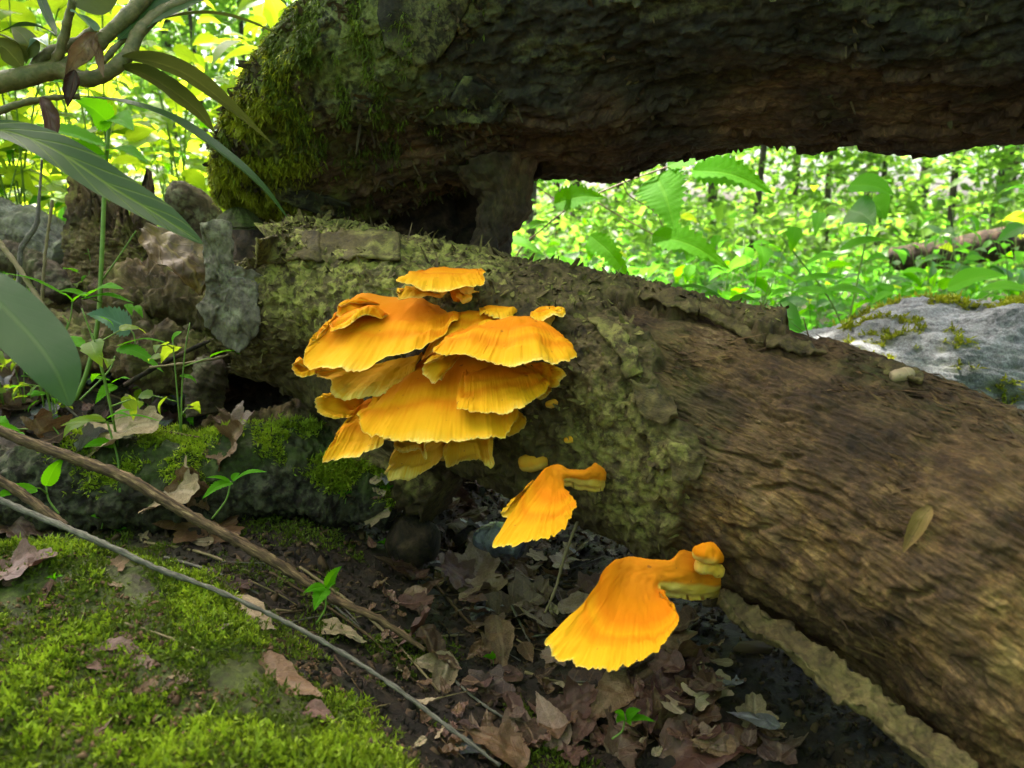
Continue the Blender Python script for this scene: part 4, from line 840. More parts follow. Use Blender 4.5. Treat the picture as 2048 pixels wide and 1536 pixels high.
# hanging scraps of dead leaf
def dead_curl(label, pts, wpx, mat, face=.5, roll=0, curl=1.1, name='dead_leaf', group=None):
    q = [W(*p) for p in pts]; dm = np.mean([p[2] for p in pts]); w = wpx/F_PX*dm
    c = catmull(q, 26); t = norm(np.gradient(c, axis=0)); N = norm((1-face)*np.array([0, 0, 1.0])-face*norm(q[0]-C0))
    a0 = R(roll); s = norm(np.cross(t, N)); nn = np.cross(s, t); s, nn = s*math.cos(a0)+nn*math.sin(a0), nn*math.cos(a0)-s*math.sin(a0)
    u = np.linspace(0, 1, 26); v = np.linspace(-1, 1, 15); U, Vv = np.meshgrid(u, v, indexing='ij')
    hw = w/2*(half_width(np.clip(u, .01, .97), 'lance')[:, None]+.15*np.abs(pn(st3(U*7, Vv*2, w*50))))
    ang = Vv*curl; y = hw*np.sin(ang)/max(curl, .01); z = hw*(1-np.cos(ang))/max(curl, .01)
    S = c[:, None]+s[:, None]*y[..., None]+nn[:, None]*z[..., None]
    S = S+nn[:, None]*(w*.10*fbm(S*60, 3))[..., None]+s[:, None]*(w*.05*fbm(S*50+9, 3))[..., None]
    return tag(mk(name, S.reshape(-1, 3), gridf(26, 15), mat, None, uv=np.stack([U, Vv*.5+.5], -1).reshape(-1, 2)), label, 'leaf', group)
dead_curl('dark shrivelled leaf scrap dangling lowest under the rhododendron branch', [(82, 195, .83), (95, 225, .83), (100, 265, .83), (104, 306, .83)], 46, M_DEADR, .8, 20, 1.6)
dead_curl('dark crumpled leaf scrap caught just under the rhododendron fork', [(150, 140, .85), (148, 165, .85), (142, 190, .85), (135, 214, .85)], 46, M_DEADR, .8, -20, 1.8)
dead_curl('reddish brown withered leaf wrapped round the rhododendron fork', [(190, 65, .865), (170, 95, .85), (150, 120, .85), (132, 152, .85)], 50, M_DEAD, .8, 10, 1.4)
dead_curl('brown withered leaf hanging from the rhododendron fork', [(188, 75, .86), (198, 105, .855), (202, 130, .855), (208, 155, .855)], 24, M_DEAD, .8, -10, 1.4)
dead_curl('glossy rotting brown leaf with yellow blotches leaning on the grey bark slab', [(290, 452, 1.16), (340, 500, 1.14), (385, 540, 1.13), (398, 592, 1.13)], 110, M_ROT, .7, 15, .7)

# ------------------------------------------------------------------ green plants near the logs
px_plant('nettle_plant', 'nettle with bright serrated leaves on pinkish stems, seen in the gap under the trunk', 'plant',
    [([(1010, 560, 1.87), (1040, 500, 1.82), (1080, 462, 1.80), (1140, 415, 1.78), (1230, 372, 1.76), (1345, 330, 1.74)], .0022), ([(1072, 372, 1.78), (1100, 392, 1.79), (1138, 416, 1.78)], .0016), ([(1195, 405, 1.78), (1250, 438, 1.78), (1312, 472, 1.76)], .0016),
     ([(1245, 366, 1.78), (1260, 392, 1.77), (1310, 425, 1.77), (1332, 470, 1.78)], .0016)],
    [(1130, 352, 1.76, 1050, 366, 1.72, 52, .55), (1108, 408, 1.75, 1214, 396, 1.72, 56, .6), (1312, 352, 1.75, 1352, 466, 1.67, 100, .75, 10), (1335, 332, 1.74, 1504, 300, 1.69, 72, .5, -8), (1385, 340, 1.75, 1548, 388, 1.68, 78, .5, 8),
     (1305, 470, 1.76, 1462, 540, 1.69, 66, .45, 14), (1180, 470, 1.75, 1268, 574, 1.69, 44, .3, 40), (1000, 480, 1.78, 1090, 512, 1.72, 40, .3), (1058, 452, 1.78, 1092, 446, 1.76, 20, .5), (1255, 560, 1.82, 1295, 572, 1.78, 30, .2), (1190, 345, 1.80, 1270, 330, 1.78, 40, .5), (1230, 335, 1.80, 1300, 318, 1.78, 36, .5)], smat=M_STEMP, serr=.42)
px_plant('leafy_plant', 'broad leaved green plant with a dark round leaf, standing behind the lower log', 'plant',
    [([(1700, 690, 2.1), (1660, 600, 2.1), (1600, 520, 2.1), (1560, 470, 2.1)], .003), ([(1690, 680, 2.1), (1715, 560, 2.1), (1735, 460, 2.1), (1745, 380, 2.1)], .003)],
    [(1700, 420, 2.1, 1752, 452, 2.0, 70, .8, 0, M_BGLEAF2), (1740, 400, 2.12, 1772, 440, 2.05, 60, .7), (1700, 370, 2.1, 1790, 390, 2.0, 60, .5), (1640, 425, 2.1, 1630, 475, 2.0, 28, .7), (1590, 565, 2.1, 1510, 545, 2.0, 34, .3), (1585, 568, 2.1, 1695, 558, 2.0, 34, .3), (1640, 585, 2.1, 1742, 592, 1.95, 40, .35),
     (1600, 590, 2.1, 1530, 600, 1.95, 34, .3), (1560, 500, 2.1, 1500, 490, 2.0, 30, .4), (1610, 530, 2.1, 1680, 510, 2.0, 32, .4), (1680, 500, 2.1, 1780, 480, 2.0, 34, .4)], serr=.05)
px_plant('leafy_plant', 'low green plant with wide arrow shaped leaves just behind the boulder', 'plant',
    [([(1900, 680, 2.5), (1880, 620, 2.5), (1850, 590, 2.5)], .003), ([(1905, 680, 2.5), (1940, 620, 2.5), (1990, 580, 2.5)], .003)],
    [(1895, 575, 2.5, 2015, 552, 2.35, 62, .45), (1960, 580, 2.5, 2070, 585, 2.35, 44, .35), (1780, 600, 2.5, 1880, 592, 2.35, 34, .3), (1800, 590, 2.5, 1740, 610, 2.35, 30, .3), (1890, 600, 2.5, 1960, 608, 2.35, 30, .25), (1850, 590, 2.5, 1790, 570, 2.4, 30, .3)], serr=.04)
px_plant('leafy_plant', 'bright little sprig hugging the far edge of the lower log', 'plant',
    [([(1480, 690, 1.35), (1470, 640, 1.34), (1440, 600, 1.34)], .0015)],
    [(1450, 600, 1.34, 1400, 592, 1.3, 30, .4), (1455, 605, 1.34, 1512, 600, 1.3, 32, .4), (1465, 630, 1.34, 1420, 618, 1.3, 26, .4), (1470, 640, 1.34, 1520, 650, 1.3, 28, .4), (1470, 650, 1.34, 1590, 640, 1.3, 34, .4), (1440, 590, 1.34, 1330, 578, 1.3, 24, .3)], serr=.1)
px_plant('nettle_plant', 'tall nettle on a thick bright green stem in front of the stump', 'plant',
    [([(150, 800, 1.36), (175, 740, 1.36), (196, 640, 1.36), (204, 500, 1.36), (208, 400, 1.37), (214, 300, 1.38), (222, 220, 1.39)], .0046), ([(205, 560, 1.36), (240, 510, 1.34), (272, 462, 1.33)], .0016), ([(170, 595, 1.3), (190, 600, 1.32), (202, 606, 1.35)], .0015), ([(200, 640, 1.36), (260, 660, 1.31), (272, 690, 1.3)], .0015)],
    [(172, 592, 1.3, 116, 582, 1.27, 26, .3), (172, 592, 1.3, 248, 578, 1.25, 44, .35), (165, 598, 1.3, 268, 606, 1.25, 26, .2), (130, 590, 1.3, 0, 545, 1.25, 18, .15), (255, 608, 1.3, 264, 632, 1.28, 16, .5), (270, 612, 1.3, 286, 636, 1.28, 16, .5), (262, 660, 1.31, 172, 628, 1.25, 62, .7, 15, M_GLOSS),
     (235, 692, 1.3, 348, 690, 1.24, 16, .1), (235, 696, 1.3, 328, 745, 1.22, 28, .4, 20), (222, 250, 1.38, 150, 200, 1.3, 62, .7), (215, 240, 1.38, 268, 262, 1.3, 58, .6), (212, 290, 1.38, 20, 262, 1.28, 66, .35), (212, 310, 1.38, 60, 318, 1.28, 60, .5), (216, 300, 1.38, 300, 330, 1.3, 40, .4)], serr=.3)
px_plant('seedling', 'thin green plant with a forked stem beside the tall nettle', 'plant', [([(122, 690, 1.25), (140, 640, 1.25), (145, 600, 1.25)], .0013), ([(128, 665, 1.25), (135, 645, 1.25), (125, 630, 1.25)], .001)],
    [(145, 603, 1.25, 122, 585, 1.22, 20, .4), (146, 603, 1.25, 180, 588, 1.22, 22, .4)])
px_plant('nettle_seedling', 'seedling with narrow yellow green leaves over the tan dead leaf', 'plant',
    [([(240, 985, 1.08), (236, 920, 1.09), (222, 870, 1.10), (214, 842, 1.1)], .0018), ([(128, 900, 1.1), (118, 870, 1.1), (105, 852, 1.1)], .0014), ([(105, 860, 1.1), (60, 858, 1.1), (20, 858, 1.1)], .001), ([(160, 800, 1.15), (215, 745, 1.16), (230, 712, 1.17)], .0015)],
    [(212, 840, 1.1, 120, 852, 1.05, 24, .35, 0, M_BGLEAF), (213, 838, 1.1, 272, 820, 1.08, 14, .3), (215, 842, 1.1, 332, 846, 1.05, 10, .2), (215, 836, 1.1, 262, 832, 1.06, 14, .3), (228, 890, 1.1, 165, 895, 1.06, 34, .4), (230, 770, 1.15, 190, 808, 1.1, 26, .5), (225, 765, 1.15, 262, 758, 1.12, 14, .3), (220, 760, 1.15, 172, 760, 1.12, 14, .3), (40, 862, 1.1, -30, 850, 1.06, 22, .3), (20, 868, 1.1, 60, 890, 1.06, 22, .3)], serr=.3)
px_plant('nettle_seedling', 'seedling with three serrated leaves rooted beside the upright brown leaf', 'plant', [([(424, 1038, 1.0), (452, 1000, 1.0), (462, 962, 1.0)], .0014)],
    [(462, 964, 1.0, 404, 998, .95, 28, .5, 10), (460, 962, 1.0, 412, 955, .98, 14, .3), (466, 962, 1.0, 535, 944, .96, 20, .4), (464, 960, 1.0, 480, 946, 1.0, 16, .5)], serr=.35)
px_plant('nettle_seedling', 'small bright seedling rooted beside the long stick', 'plant', [([(632, 1248, .86), (650, 1218, .86), (652, 1182, .86)], .0012)],
    [(650, 1176, .86, 628, 1222, .83, 34, .75, 10), (650, 1174, .86, 606, 1186, .84, 22, .5), (652, 1174, .86, 684, 1132, .84, 22, .7, 10), (654, 1176, .86, 672, 1166, .85, 16, .6)], serr=.35)
px_plant('nettle_seedling', 'small green seedling in the leaf litter below the largest fan fungus', 'plant', [([(1224, 1478, .72), (1244, 1462, .72), (1250, 1436, .72)], .001)],
    [(1250, 1436, .72, 1228, 1424, .71, 20, .5), (1252, 1434, .72, 1282, 1420, .71, 22, .6), (1254, 1438, .72, 1312, 1444, .70, 18, .35), (1248, 1438, .72, 1232, 1446, .70, 20, .5), (1252, 1440, .72, 1262, 1452, .7, 16, .5)], serr=.2)
px_plant('seedling', 'seedling holding one upright oval leaf, rooted behind the thin grey twig', 'plant', [([(118, 1028, 1.0), (98, 1000, 1.0), (92, 972, 1.0)], .0014), ([(94, 988, 1.0), (82, 978, .99), (70, 976, .98)], .0012)],
    [(92, 972, 1.0, 128, 915, .98, 30, .8, 20), (74, 978, .98, -20, 1000, .93, 36, .4)], serr=.1)
for i, (x, y, s) in enumerate([(203, 1050, 1.0), (15, 1076, 1.2), (985, 1330, .9), (775, 990, .8), (770, 1098, .7), (110, 1170, .8), (690, 1000, .7), (240, 1072, .7)]):
    p, nrm, d = hit(x, y)
    px_plant('sprout', 'tiny two leaved green sprout growing from the litter', 'plant', [([(x, y+8, d), (x+2, y-6*s, d), (x, y-16*s, d)], .0008)],
             [(x, y-16*s, d, x-22*s, y-18*s, d-.01, 13*s, .5), (x, y-16*s, d, x+20*s, y-22*s, d-.01, 13*s, .5), (x, y-16*s, d, x+2*s, y-32*s, d-.01, 11*s, .6)], group='tiny sprouts in the litter')

# ------------------------------------------------------------------ twigs and sticks
def twig(label, pts, rpx, mat=None, name='stick', M=10, n=90, rough=.0012, dd=None, group=None, up=0):
    q = []; 
    for p in pts:
        if len(p) == 3: q.append(W(*p)+np.array([0, 0, up]))
        else:
            h_, nr, d = hit(*p); q.append(h_+np.array([0, 0, .004]))
    dm = np.mean([proj(x)[2] for x in q]); rr = np.array(rpx)/F_PX*dm
    V, Fs, uv = tube(q, rr, M, n, rough, 110)
    return tag(mk(name, V, Fs, mat or M_TWIG, None, uv=uv), label, 'stick', group)
twig('long brown stick slanting from the left edge down beside the moss', [(-40, 845, .99), (60, 885, .985), (170, 925, .98), (260, 960, .97), (370, 1025, .955), (470, 1080, .94), (560, 1130, .925), (660, 1195, .90), (760, 1240, .88), (850, 1300, .86)], [10, 11, 12, 12, 11, 11, 10, 9, 7, 4], M=14, n=160, rough=.0022)
twig('thin grey twig lying across the moss bank', [(-30, 1002, .86), (80, 1050, .85), (200, 1100, .83), (320, 1155, .82), (420, 1192, .81), (560, 1255, .79), (680, 1320, .77), (780, 1385, .745), (900, 1475, .71), (1000, 1550, .69)], [6.5, 7, 7, 6, 5, 4.5, 4.5, 4, 4, 3], M_TWIGG, n=150, rough=.0014, up=.010)
twig('short brown twig crossing behind the grey twig at the left', [(-30, 945, .95), (40, 985, .95), (100, 1030, .94), (135, 1052, .93)], [10, 10, 9, 6])
twig('dark thin stick lying below the curled bark', [(250, 770, 1.32), (320, 730, 1.3), (400, 690, 1.28), (420, 682, 1.27)], [5, 5, 4, 2], M_DARKROT)
twig('arched reddish stem beneath the standing bark slab', [(300, 735, 1.2), (380, 725, 1.2), (450, 712, 1.2), (490, 690, 1.22)], [2.5, 2.5, 2], M_STEMB)
twig('pale grey crooked twig standing at the left edge', [(20, 610, 1.3), (38, 560, 1.3), (42, 500, 1.3), (72, 450, 1.3), (78, 400, 1.3), (84, 320, 1.3)], [6, 5, 5, 5, 3, 2], M_SLAB)
twig('tan dry stem leaning at the left edge', [(-20, 460, 1.3), (40, 540, 1.28), (90, 620, 1.26), (118, 668, 1.25)], [5, 5, 5, 4], M_STEMB)
twig('thin brown vine hanging in front of the grey branch', [(105, 400, 1.3), (95, 470, 1.3), (86, 560, 1.3), (84, 640, 1.3)], [3, 3, 3], M_STEMB)
twig('fine rootlet curving out of the litter by the wet stone', [(980, 990, 1.05), (1010, 1030, 1.0), (1015, 1050, 1.0)], [2, 2, 1.5], M_DARKROT)
twig('thin bare rootlet dangling behind the slender fan fungus', [(1160, 1030, .98), (1130, 1110, .97), (1110, 1180, .96), (1090, 1225, .96)], [3.5, 3, 2.5], M_STEMB)
tw = [[(860, 1160), (950, 1260), (1040, 1300)], [(1020, 1210), (1060, 1290)], [(1050, 1350), (1120, 1370), (1190, 1380)], [(700, 1010), (800, 1030), (860, 1060)], [(880, 1340), (960, 1410), (1070, 1480)], [(760, 1290), (860, 1280), (930, 1275)], [(540, 1150), (640, 1210), (740, 1280), (830, 1370)],
      [(500, 1100), (620, 1180), (720, 1260)], [(600, 1140), (700, 1210), (790, 1290), (880, 1390)], [(1080, 1400), (1160, 1440), (1260, 1500)], [(330, 1120), (430, 1150), (520, 1195)], [(290, 1090), (400, 1110), (500, 1150)], [(150, 770), (240, 800), (330, 830)], [(40, 760), (110, 800), (170, 850)], [(250, 1255), (330, 1280), (400, 1310)], [(280, 880), (330, 870), (400, 880)]]
for i, p in enumerate(tw):
    twig('thin dry twig lying loose in the leaf litter', p, [3.5, 3, 2], [M_TWIG, M_TWIGG, M_STEMB][i % 3], 'twig', 7, 40, .0008, group='loose twigs in the litter')
for i in range(46):
    x = random.uniform(300, 1300); y = random.uniform(1080, 1500)
    if x < 380+(y-1100)*.9: x += 500
    a = random.uniform(-.4, 1.0); l = random.uniform(40, 120)
    twig('thin dry twig lying loose in the leaf litter', [(x, y), (x+l*.5*math.cos(a)+random.uniform(-8, 8), y+l*.5*math.sin(a)), (x+l*math.cos(a), y+l*math.sin(a))], [random.uniform(1.2, 3), 1], [M_TWIG, M_TWIGG, M_STEMB][i % 3], 'twig', 6, 24, .0006, group='loose twigs in the litter')

# ------------------------------------------------------------------ dead leaves
def litter_mesh(kind, seed, curl=.4, crump=.12):
    """unit leaf, about 1 long, lying along X"""
    K = 72; a = np.linspace(0, 2*np.pi, K, endpoint=False)
    if kind == 'lobed':
        lob = 1-.42*np.abs(np.sin(a*2.5+.2))**1.5*sst(.15, .5, np.abs(np.sin(a*.5)))+.05*np.sin(a*17)
        x, y = .5+.5*np.cos(a)*lob, .42*np.sin(a)*lob
    else:
        x = .5+.5*np.cos(a); y = np.sign(np.sin(a))*.5*.52*half_width(np.clip(x, .003, .997), 'ovate')
        y = y+.008*np.sin(a*19)
    rings = 9; k = np.linspace(0, 1, rings)[:, None]
    cx = .12+.76*x; 
    X = cx[None]*(1-k)+x[None]*k; Yy = y[None]*k
    Zz = curl*(Yy**2)*1.6+.5*curl*((X-.5)**2)*(1 if seed % 2 else -.5)+crump*(fbm(st3(X*3, Yy*3, seed*3.7), 3)+.35*ridged(st3(X*5, Yy*5, seed*1.3), 3))-.04*np.exp(-(Yy/.03)**2)*0
    S = np.stack([X, Yy, Zz], -1); f = gridf(rings, K, True)
    return S.reshape(-1, 3), f, np.stack([X, Yy+.5], -1).reshape(-1, 2)
LIT = {}
for mn, mat in [('b', M_DEAD), ('p', M_DEADP), ('t', M_DEADT), ('g', M_DEADG), ('r', M_DEADR)]:
    for kd in ('lobed', 'ovate'):
        for s in range(3):
            V, f, uv = litter_mesh(kd, s+1+ord(mn), .2+.4*s, .05+.045*s)
            LIT[mn, kd, s] = mk_mesh('dead_leaf', V, f, mat, uv=uv)
def place_leaf(label, p, nrm, size, rot, tilt=0, key=('b', 'lobed', 0), group=None, roll=0):
    o = link('dead_leaf', LIT[key]); z = Vector(nrm).normalized(); x = Vector((math.cos(rot), math.sin(rot), 0)); y = z.cross(x).normalized(); x = y.cross(z)
    m = Matrix((x, y, z)).transposed() @ Matrix.Rotation(-tilt, 3, 'Y') @ Matrix.Rotation(roll, 3, 'X')
    c = m @ Vector((.5, 0, 0))*size
    o.matrix_basis = Matrix.Translation(Vector(p)-c+z*.006) @ m.to_4x4() @ Matrix.Scale(size, 4)
    return tag(o, label, 'leaf', group)
def pl(label, x, y, wpx, rotdeg, key, tilt=0, roll=0, lift=0, dd=None):
    p, nr, d = hit(x, y); nr = norm(nr*.5+np.array([0, -.15, .8]))
    place_leaf(label, p+np.array([0, 0, lift]), nr, wpx/F_PX*d, R(rotdeg), R(tilt), key, None, R(roll))
pl('large crumpled pinkish brown oak leaf in the middle of the litter', 940, 1180, 190, 70, ('p', 'lobed', 1), 25)
pl('wrinkled pale brown leaf below the wet stone', 1040, 1225, 150, 20, ('p', 'lobed', 2), 15)
pl('flat brown leaf under the rim of the largest fan fungus', 1235, 1380, 230, 10, ('b', 'lobed', 0), 12)
pl('folded brown leaf standing up beside the small seedling', 1325, 1455, 170, 110, ('b', 'ovate', 2), 55, 30)
pl('second folded brown leaf lying against the standing one', 1290, 1490, 150, 60, ('b', 'ovate', 2), 35, -40)
pl('crumpled tan leaf below the dark underside of the log', 1508, 1448, 100, 80, ('t', 'lobed', 1), 45)
pl('broad dark red brown leaf at the bottom edge under the log', 1440, 1500, 250, 0, ('r', 'ovate', 1), 5)
pl('brown lobed leaf between the tan leaf and the largest fan fungus', 1390, 1430, 150, 40, ('b', 'lobed', 2), 30)
pl('light brown leaf lying at the top of the litter under the cluster', 915, 1040, 130, -10, ('b', 'lobed', 0), 20)
pl('pale pinkish leaf stuck upright under the hanging yellow lobes', 870, 960, 120, 80, ('p', 'ovate', 1), 50)
pl('brown leaf with dark patches beside the pale upright leaf', 940, 965, 120, 100, ('p', 'lobed', 2), 45)
pl('large wet grey leaf with holes below the standing bark slab', 335, 800, 210, 80, ('g', 'lobed', 0), 35)
pl('tan dead leaf half hidden behind the wet grey leaf', 300, 742, 170, 20, ('t', 'ovate', 0), 30)
pl('broad tan leaf lying beneath the yellow green seedling', 235, 878, 190, 15, ('t', 'lobed', 1), 15)
pl('grey leaf tucked beside the broad tan leaf', 310, 855, 120, 30, ('g', 'ovate', 1), 10)
pl('curled brown leaf perched on the mossy log', 462, 900, 110, 50, ('b', 'lobed', 2), 50)
pl('tan lobed leaf propped under the long stick', 350, 1005, 170, -20, ('t', 'lobed', 1), 20, 0, .01)
pl('upright pointed brown leaf behind the long stick', 385, 985, 110, 100, ('b', 'lobed', 1), 60)
pl('flat brown leaf trailing under the long stick', 400, 1062, 190, -25, ('b', 'lobed', 0), 5)
pl('dark leaf on the moss at the left edge', 30, 1150, 150, 30, ('r', 'lobed', 1), 20)
pl('pinkish leaf scrap at the left edge above the moss', 35, 1050, 130, 10, ('p', 'lobed', 1), 5)
pl('brown leaf flat on the moss bank', 250, 1330, 170, -15, ('r', 'ovate', 0), 3)
pl('thin brown leaf pressed into the moss near the bank edge', 560, 1370, 210, -25, ('b', 'ovate', 0), 2)
pl('dark red leaf on the moss near the bottom', 640, 1440, 90, -30, ('r', 'ovate', 1), 5)
pl('tan leaf with ribbed veins lying by the grey twig', 500, 1240, 160, -35, ('t', 'ovate', 0), 4)
pl('tan pointed leaf beyond the small bright seedling', 680, 1275, 120, -20, ('t', 'ovate', 1), 6)
pl('pinkish leaf lit by the sun at the left edge', 20, 760, 150, 70, ('p', 'lobed', 2), 40)
q, nq = log_hit(1835, 1055)
o = dead_curl('narrow tan leaf stuck on the bare wood of the lower log', [(1862, 1012, .0), (1845, 1035, 0), (1825, 1070, 0), (1806, 1102, 0)] and [(1862, 1012, proj(log_hit(1862, 1012)[0])[2]-.006), (1845, 1035, proj(log_hit(1845, 1035)[0])[2]-.010), (1825, 1070, proj(log_hit(1825, 1070)[0])[2]-.010), (1806, 1104, proj(log_hit(1806, 1104)[0])[2]-.006)], 36, M_DEADY, .9, 0, .9)
LBL = {'b': 'crumpled brown dead leaf in the litter between log and moss', 'p': 'pale pinkish dead leaf in the litter between log and moss', 't': 'tan dead leaf in the litter between log and moss', 'g': 'wet grey dead leaf in the litter between log and moss', 'r': 'dark reddish dead leaf in the litter between log and moss'}
cnt = 0
while cnt < 150:
    x = random.uniform(760, 1560); y = random.uniform(960, 1530)
    if x < 780+(y-1000)*.35-60 or x > 1060+(y-960)*1.0: continue
    p, nr, d = hit(x, y)
    if p[2] > .16: cnt += 1; continue
    m_ = random.choices('bptgr', [5, 4, 1.8, 1.2, 4])[0]
    place_leaf(LBL[m_], p+np.array([0, 0, random.uniform(0, .02)]), norm(np.array([random.gauss(0, .25), random.gauss(-.15, .25), 1])), .028+.062*random.random()**1.6, random.uniform(0, 6.28), random.gauss(0, .25), (m_, random.choice(['lobed', 'ovate', 'ovate']), random.choice([0, 0, 1, 1, 2])), 'loose leaf litter in the trench', random.gauss(0, .2)); cnt += 1
for i in range(86):
    x = random.uniform(-20, 480); y = random.uniform(600, 900)
    p, nr, d = hit(x, y)
    if d > 2.6 or nr[2] < .55: continue
    m_ = random.choices('bptgr', [4, 2.5, 2, 2, 3])[0]
    place_leaf(LBL[m_].replace('between log and moss', 'at the foot of the stump'), p+np.array([0, 0, random.uniform(0, .02)]), norm(np.array([random.gauss(0, .35), random.gauss(-.2, .35), 1])), random.uniform(.04, .10), random.uniform(0, 6.28), random.gauss(0, .4), (m_, random.choice(['lobed', 'ovate']), random.randrange(3)), 'loose leaf litter round the stump', random.gauss(0, .3))
for i in range(26):
    x = random.uniform(0, 720); y = random.uniform(1060, 1500)
    p, nr, d = hit(x, y); m_ = random.choices('bptr', [4, 1, 1.5, 3])[0]
    place_leaf(LBL[m_].replace('in the litter between log and moss', 'scrap pressed into the moss bank'), p-np.array([0, 0, .004]), norm(nr+.15*rng.normal(size=3)), random.uniform(.015, .045), random.uniform(0, 6.28), random.gauss(0, .15), (m_, random.choice(['lobed', 'ovate']), 0), 'leaf scraps on the moss bank')
M_DEAD_S = m_simple('leaf_crumbs', [(.03, .014, .007), (.09, .045, .02), (.2, .12, .06)], 40, .8)
SC = {'b': Acc(), 't': Acc(), 'r': Acc()}
SM = [litter_mesh('ovate', s_+5, .3+.4*s_, .10+.06*s_) for s_ in range(3)]
for i in range(260):                            # torn scraps, too many and too small to tell apart
    x = random.uniform(700, 1560); y = random.uniform(960, 1530)
    if x < 780+(y-1000)*.35-120 or x > 1060+(y-960)*1.0: continue
    p, nr, d = hit(x, y)
    if p[2] > .2: continue
    Q = np.linalg.qr(rng.normal(size=(3, 3)))[0]; zz = norm(np.array([random.gauss(0, .4), random.gauss(-.15, .4), 1])); xx = norm(np.cross(Q[0], zz)); yy = np.cross(zz, xx)
    V, f, uv = SM[i % 3]; sz = random.uniform(.012, .034)
    SC[random.choice('bbtrr')].add(p+np.array([0, 0, random.uniform(.003, .014)])+sz*((V-[.5, 0, 0])@np.stack([xx, yy, zz])), f, uv)
for k_, mt_, lb_ in [('b', M_DEAD, 'brown torn leaf scraps matted into the trench litter'), ('t', M_DEADT, 'tan torn leaf scraps matted into the trench litter'), ('r', M_DEADR, 'dark red torn leaf scraps matted into the trench litter')]:
    tag(link('leaf_scraps', SC[k_].mesh('leaf_scraps', mt_)), lb_, 'leaf litter', None, 'stuff')
# crumbs of bark, wood and humus on the trench floor: too many to count
def crumbs(name, pts, size, mat, label, cat, flat=.5):
    n = len(pts); d = rng.normal(size=(n, 8, 3)); base = np.array([[x, y, z] for x in (-1, 1) for y in (-1, 1) for z in (-1, 1)])*np.array([1, .6, .35])
    q = rng.normal(size=(n, 3, 3)); q = np.linalg.qr(q)[0]; s = size*rng.lognormal(0, .45, n)
    V = pts[:, None]+np.einsum('nij,nkj->nki', q, base[None]*(1+.25*d))*s[:, None, None]
    f = np.array([[0, 1, 3, 2], [4, 6, 7, 5], [0, 4, 5, 1], [2, 3, 7, 6], [0, 2, 6, 4], [1, 5, 7, 3]])
    F_ = (f[None]+8*np.arange(n)[:, None, None]).reshape(-1, 4)
    return tag(mk(name, V, F_, mat, None, smooth=False), label, cat, None, 'stuff')
def gsamp(n, xr, yr, keep):
    x = rng.uniform(*xr, n*4); y = rng.uniform(*yr, n*4); k = keep(x, y); x, y = x[k][:n], y[k][:n]
    return np.stack([x, y, ground_z(x, y)], -1)
crumbs('humus', gsamp(16000, (-1.0, .7), (.5, 1.9), lambda x, y: (x+y > .47)), .0026, M_DARKROT, 'dark crumbs of humus and rotten wood on the forest floor', 'humus')
crumbs('bank_debris', gsamp(8000, (-.9, .1), (.3, 1.0), lambda x, y: (x+y < .5) & (fbm(st3(x*7, y*7, 8.0), 3) > -.05))+[0, 0, .003], .0013, M_DEAD_S, 'brown leaf crumbs and debris scattered over the moss bank', 'debris')
crumbs('wood_chips', gsamp(3500, (-1.0, .6), (.45, 1.9), lambda x, y: (x+y > .40)), .0032, M_TWIG, 'brown flecks of wood and bark strewn over the forest floor', 'wood chips')

# ------------------------------------------------------------------ moss
def moss(name, pts, nrm, n_leaf, ln, wd, mat, label, parent=None, grav=0.0, spread=.9, jit=.003):
    n = len(pts); pts = pts+rng.normal(size=pts.shape)*jit
    P_ = np.repeat(pts, n_leaf, 0); Nn = np.repeat(nrm, n_leaf, 0); k = len(P_)
    l = ln*rng.lognormal(0, .35, k); d = norm(Nn*.75+spread*rng.normal(size=(k, 3))*.6+np.array([0, 0, -grav]))
    s = norm(np.cross(d, rng.normal(size=(k, 3)))); w = wd*rng.uniform(.6, 1.3, k)
    up = np.cross(s, d); tip = P_+d*l[:, None]+up*(.25*l*rng.normal(size=k))[:, None]; mid = P_+d*(l*.5)[:, None]
    V = np.stack([P_-Nn*.001, mid-s*w[:, None], tip, mid+s*w[:, None]], 1).reshape(-1, 3)
    F_ = np.arange(4*k).reshape(-1, 4)
    o = mk(name, V, F_, mat, parent, smooth=False)
    if parent is None: tag(o, label, 'moss', None, 'stuff')
    else: tag(o, label, None, None, 'stuff')
    return o
def pick(pts, nrm, w, n):
    pts = pts.reshape(-1, 3); nrm = nrm.reshape(-1, 3); w = np.clip(w.ravel(), 0, None); i = rng.choice(len(pts), n, p=w/w.sum()); return pts[i], nrm[i]
# on the bank
def bank(n, lo, hi, th0):
    x = rng.uniform(-.95, .15, n); y = rng.uniform(.28, 1.0, n); s = x+y-.39+.06*fbm(st3(x*9, y*9, 1.0))
    pat = fbm(st3(x*11, y*11, 4.0), 4)+.5*fbm(st3(x*34, y*34, 2.0), 3)
    k = (rng.uniform(size=n) < sst(.14, .0, s)*sst(1.0, .9, y)*sst(lo, hi, pat)) & (np.abs(x) < .75*y+.12)
    x, y = x[k], y[k]; return np.stack([x, y, ground_z(x, y)], -1)
p = bank(150000, -.6, .15, 0); moss('moss_carpet', p, np.tile([0, 0, 1.0], (len(p), 1)), 4, .0040, .0011, M_MOSSD, 'deep green moss carpet over the foreground bank', spread=1.1)
p = bank(130000, .0, .42, 0); moss('moss_tufts', p+[0, 0, .002], np.tile([0, 0, 1.0], (len(p), 1)), 4, .0048, .0012, M_MOSS, 'bright lime moss tufts standing over the foreground bank', spread=1.2)
xs, ys = rng.uniform(-.75, .15, 60000), rng.uniform(.55, 1.15, 60000); ss = xs+ys-.39
kk = (ss > .02) & (ss < .42) & (rng.uniform(size=60000) < .6*sst(.05, .4, fbm(st3(xs*10, ys*10, 6.0), 4)))
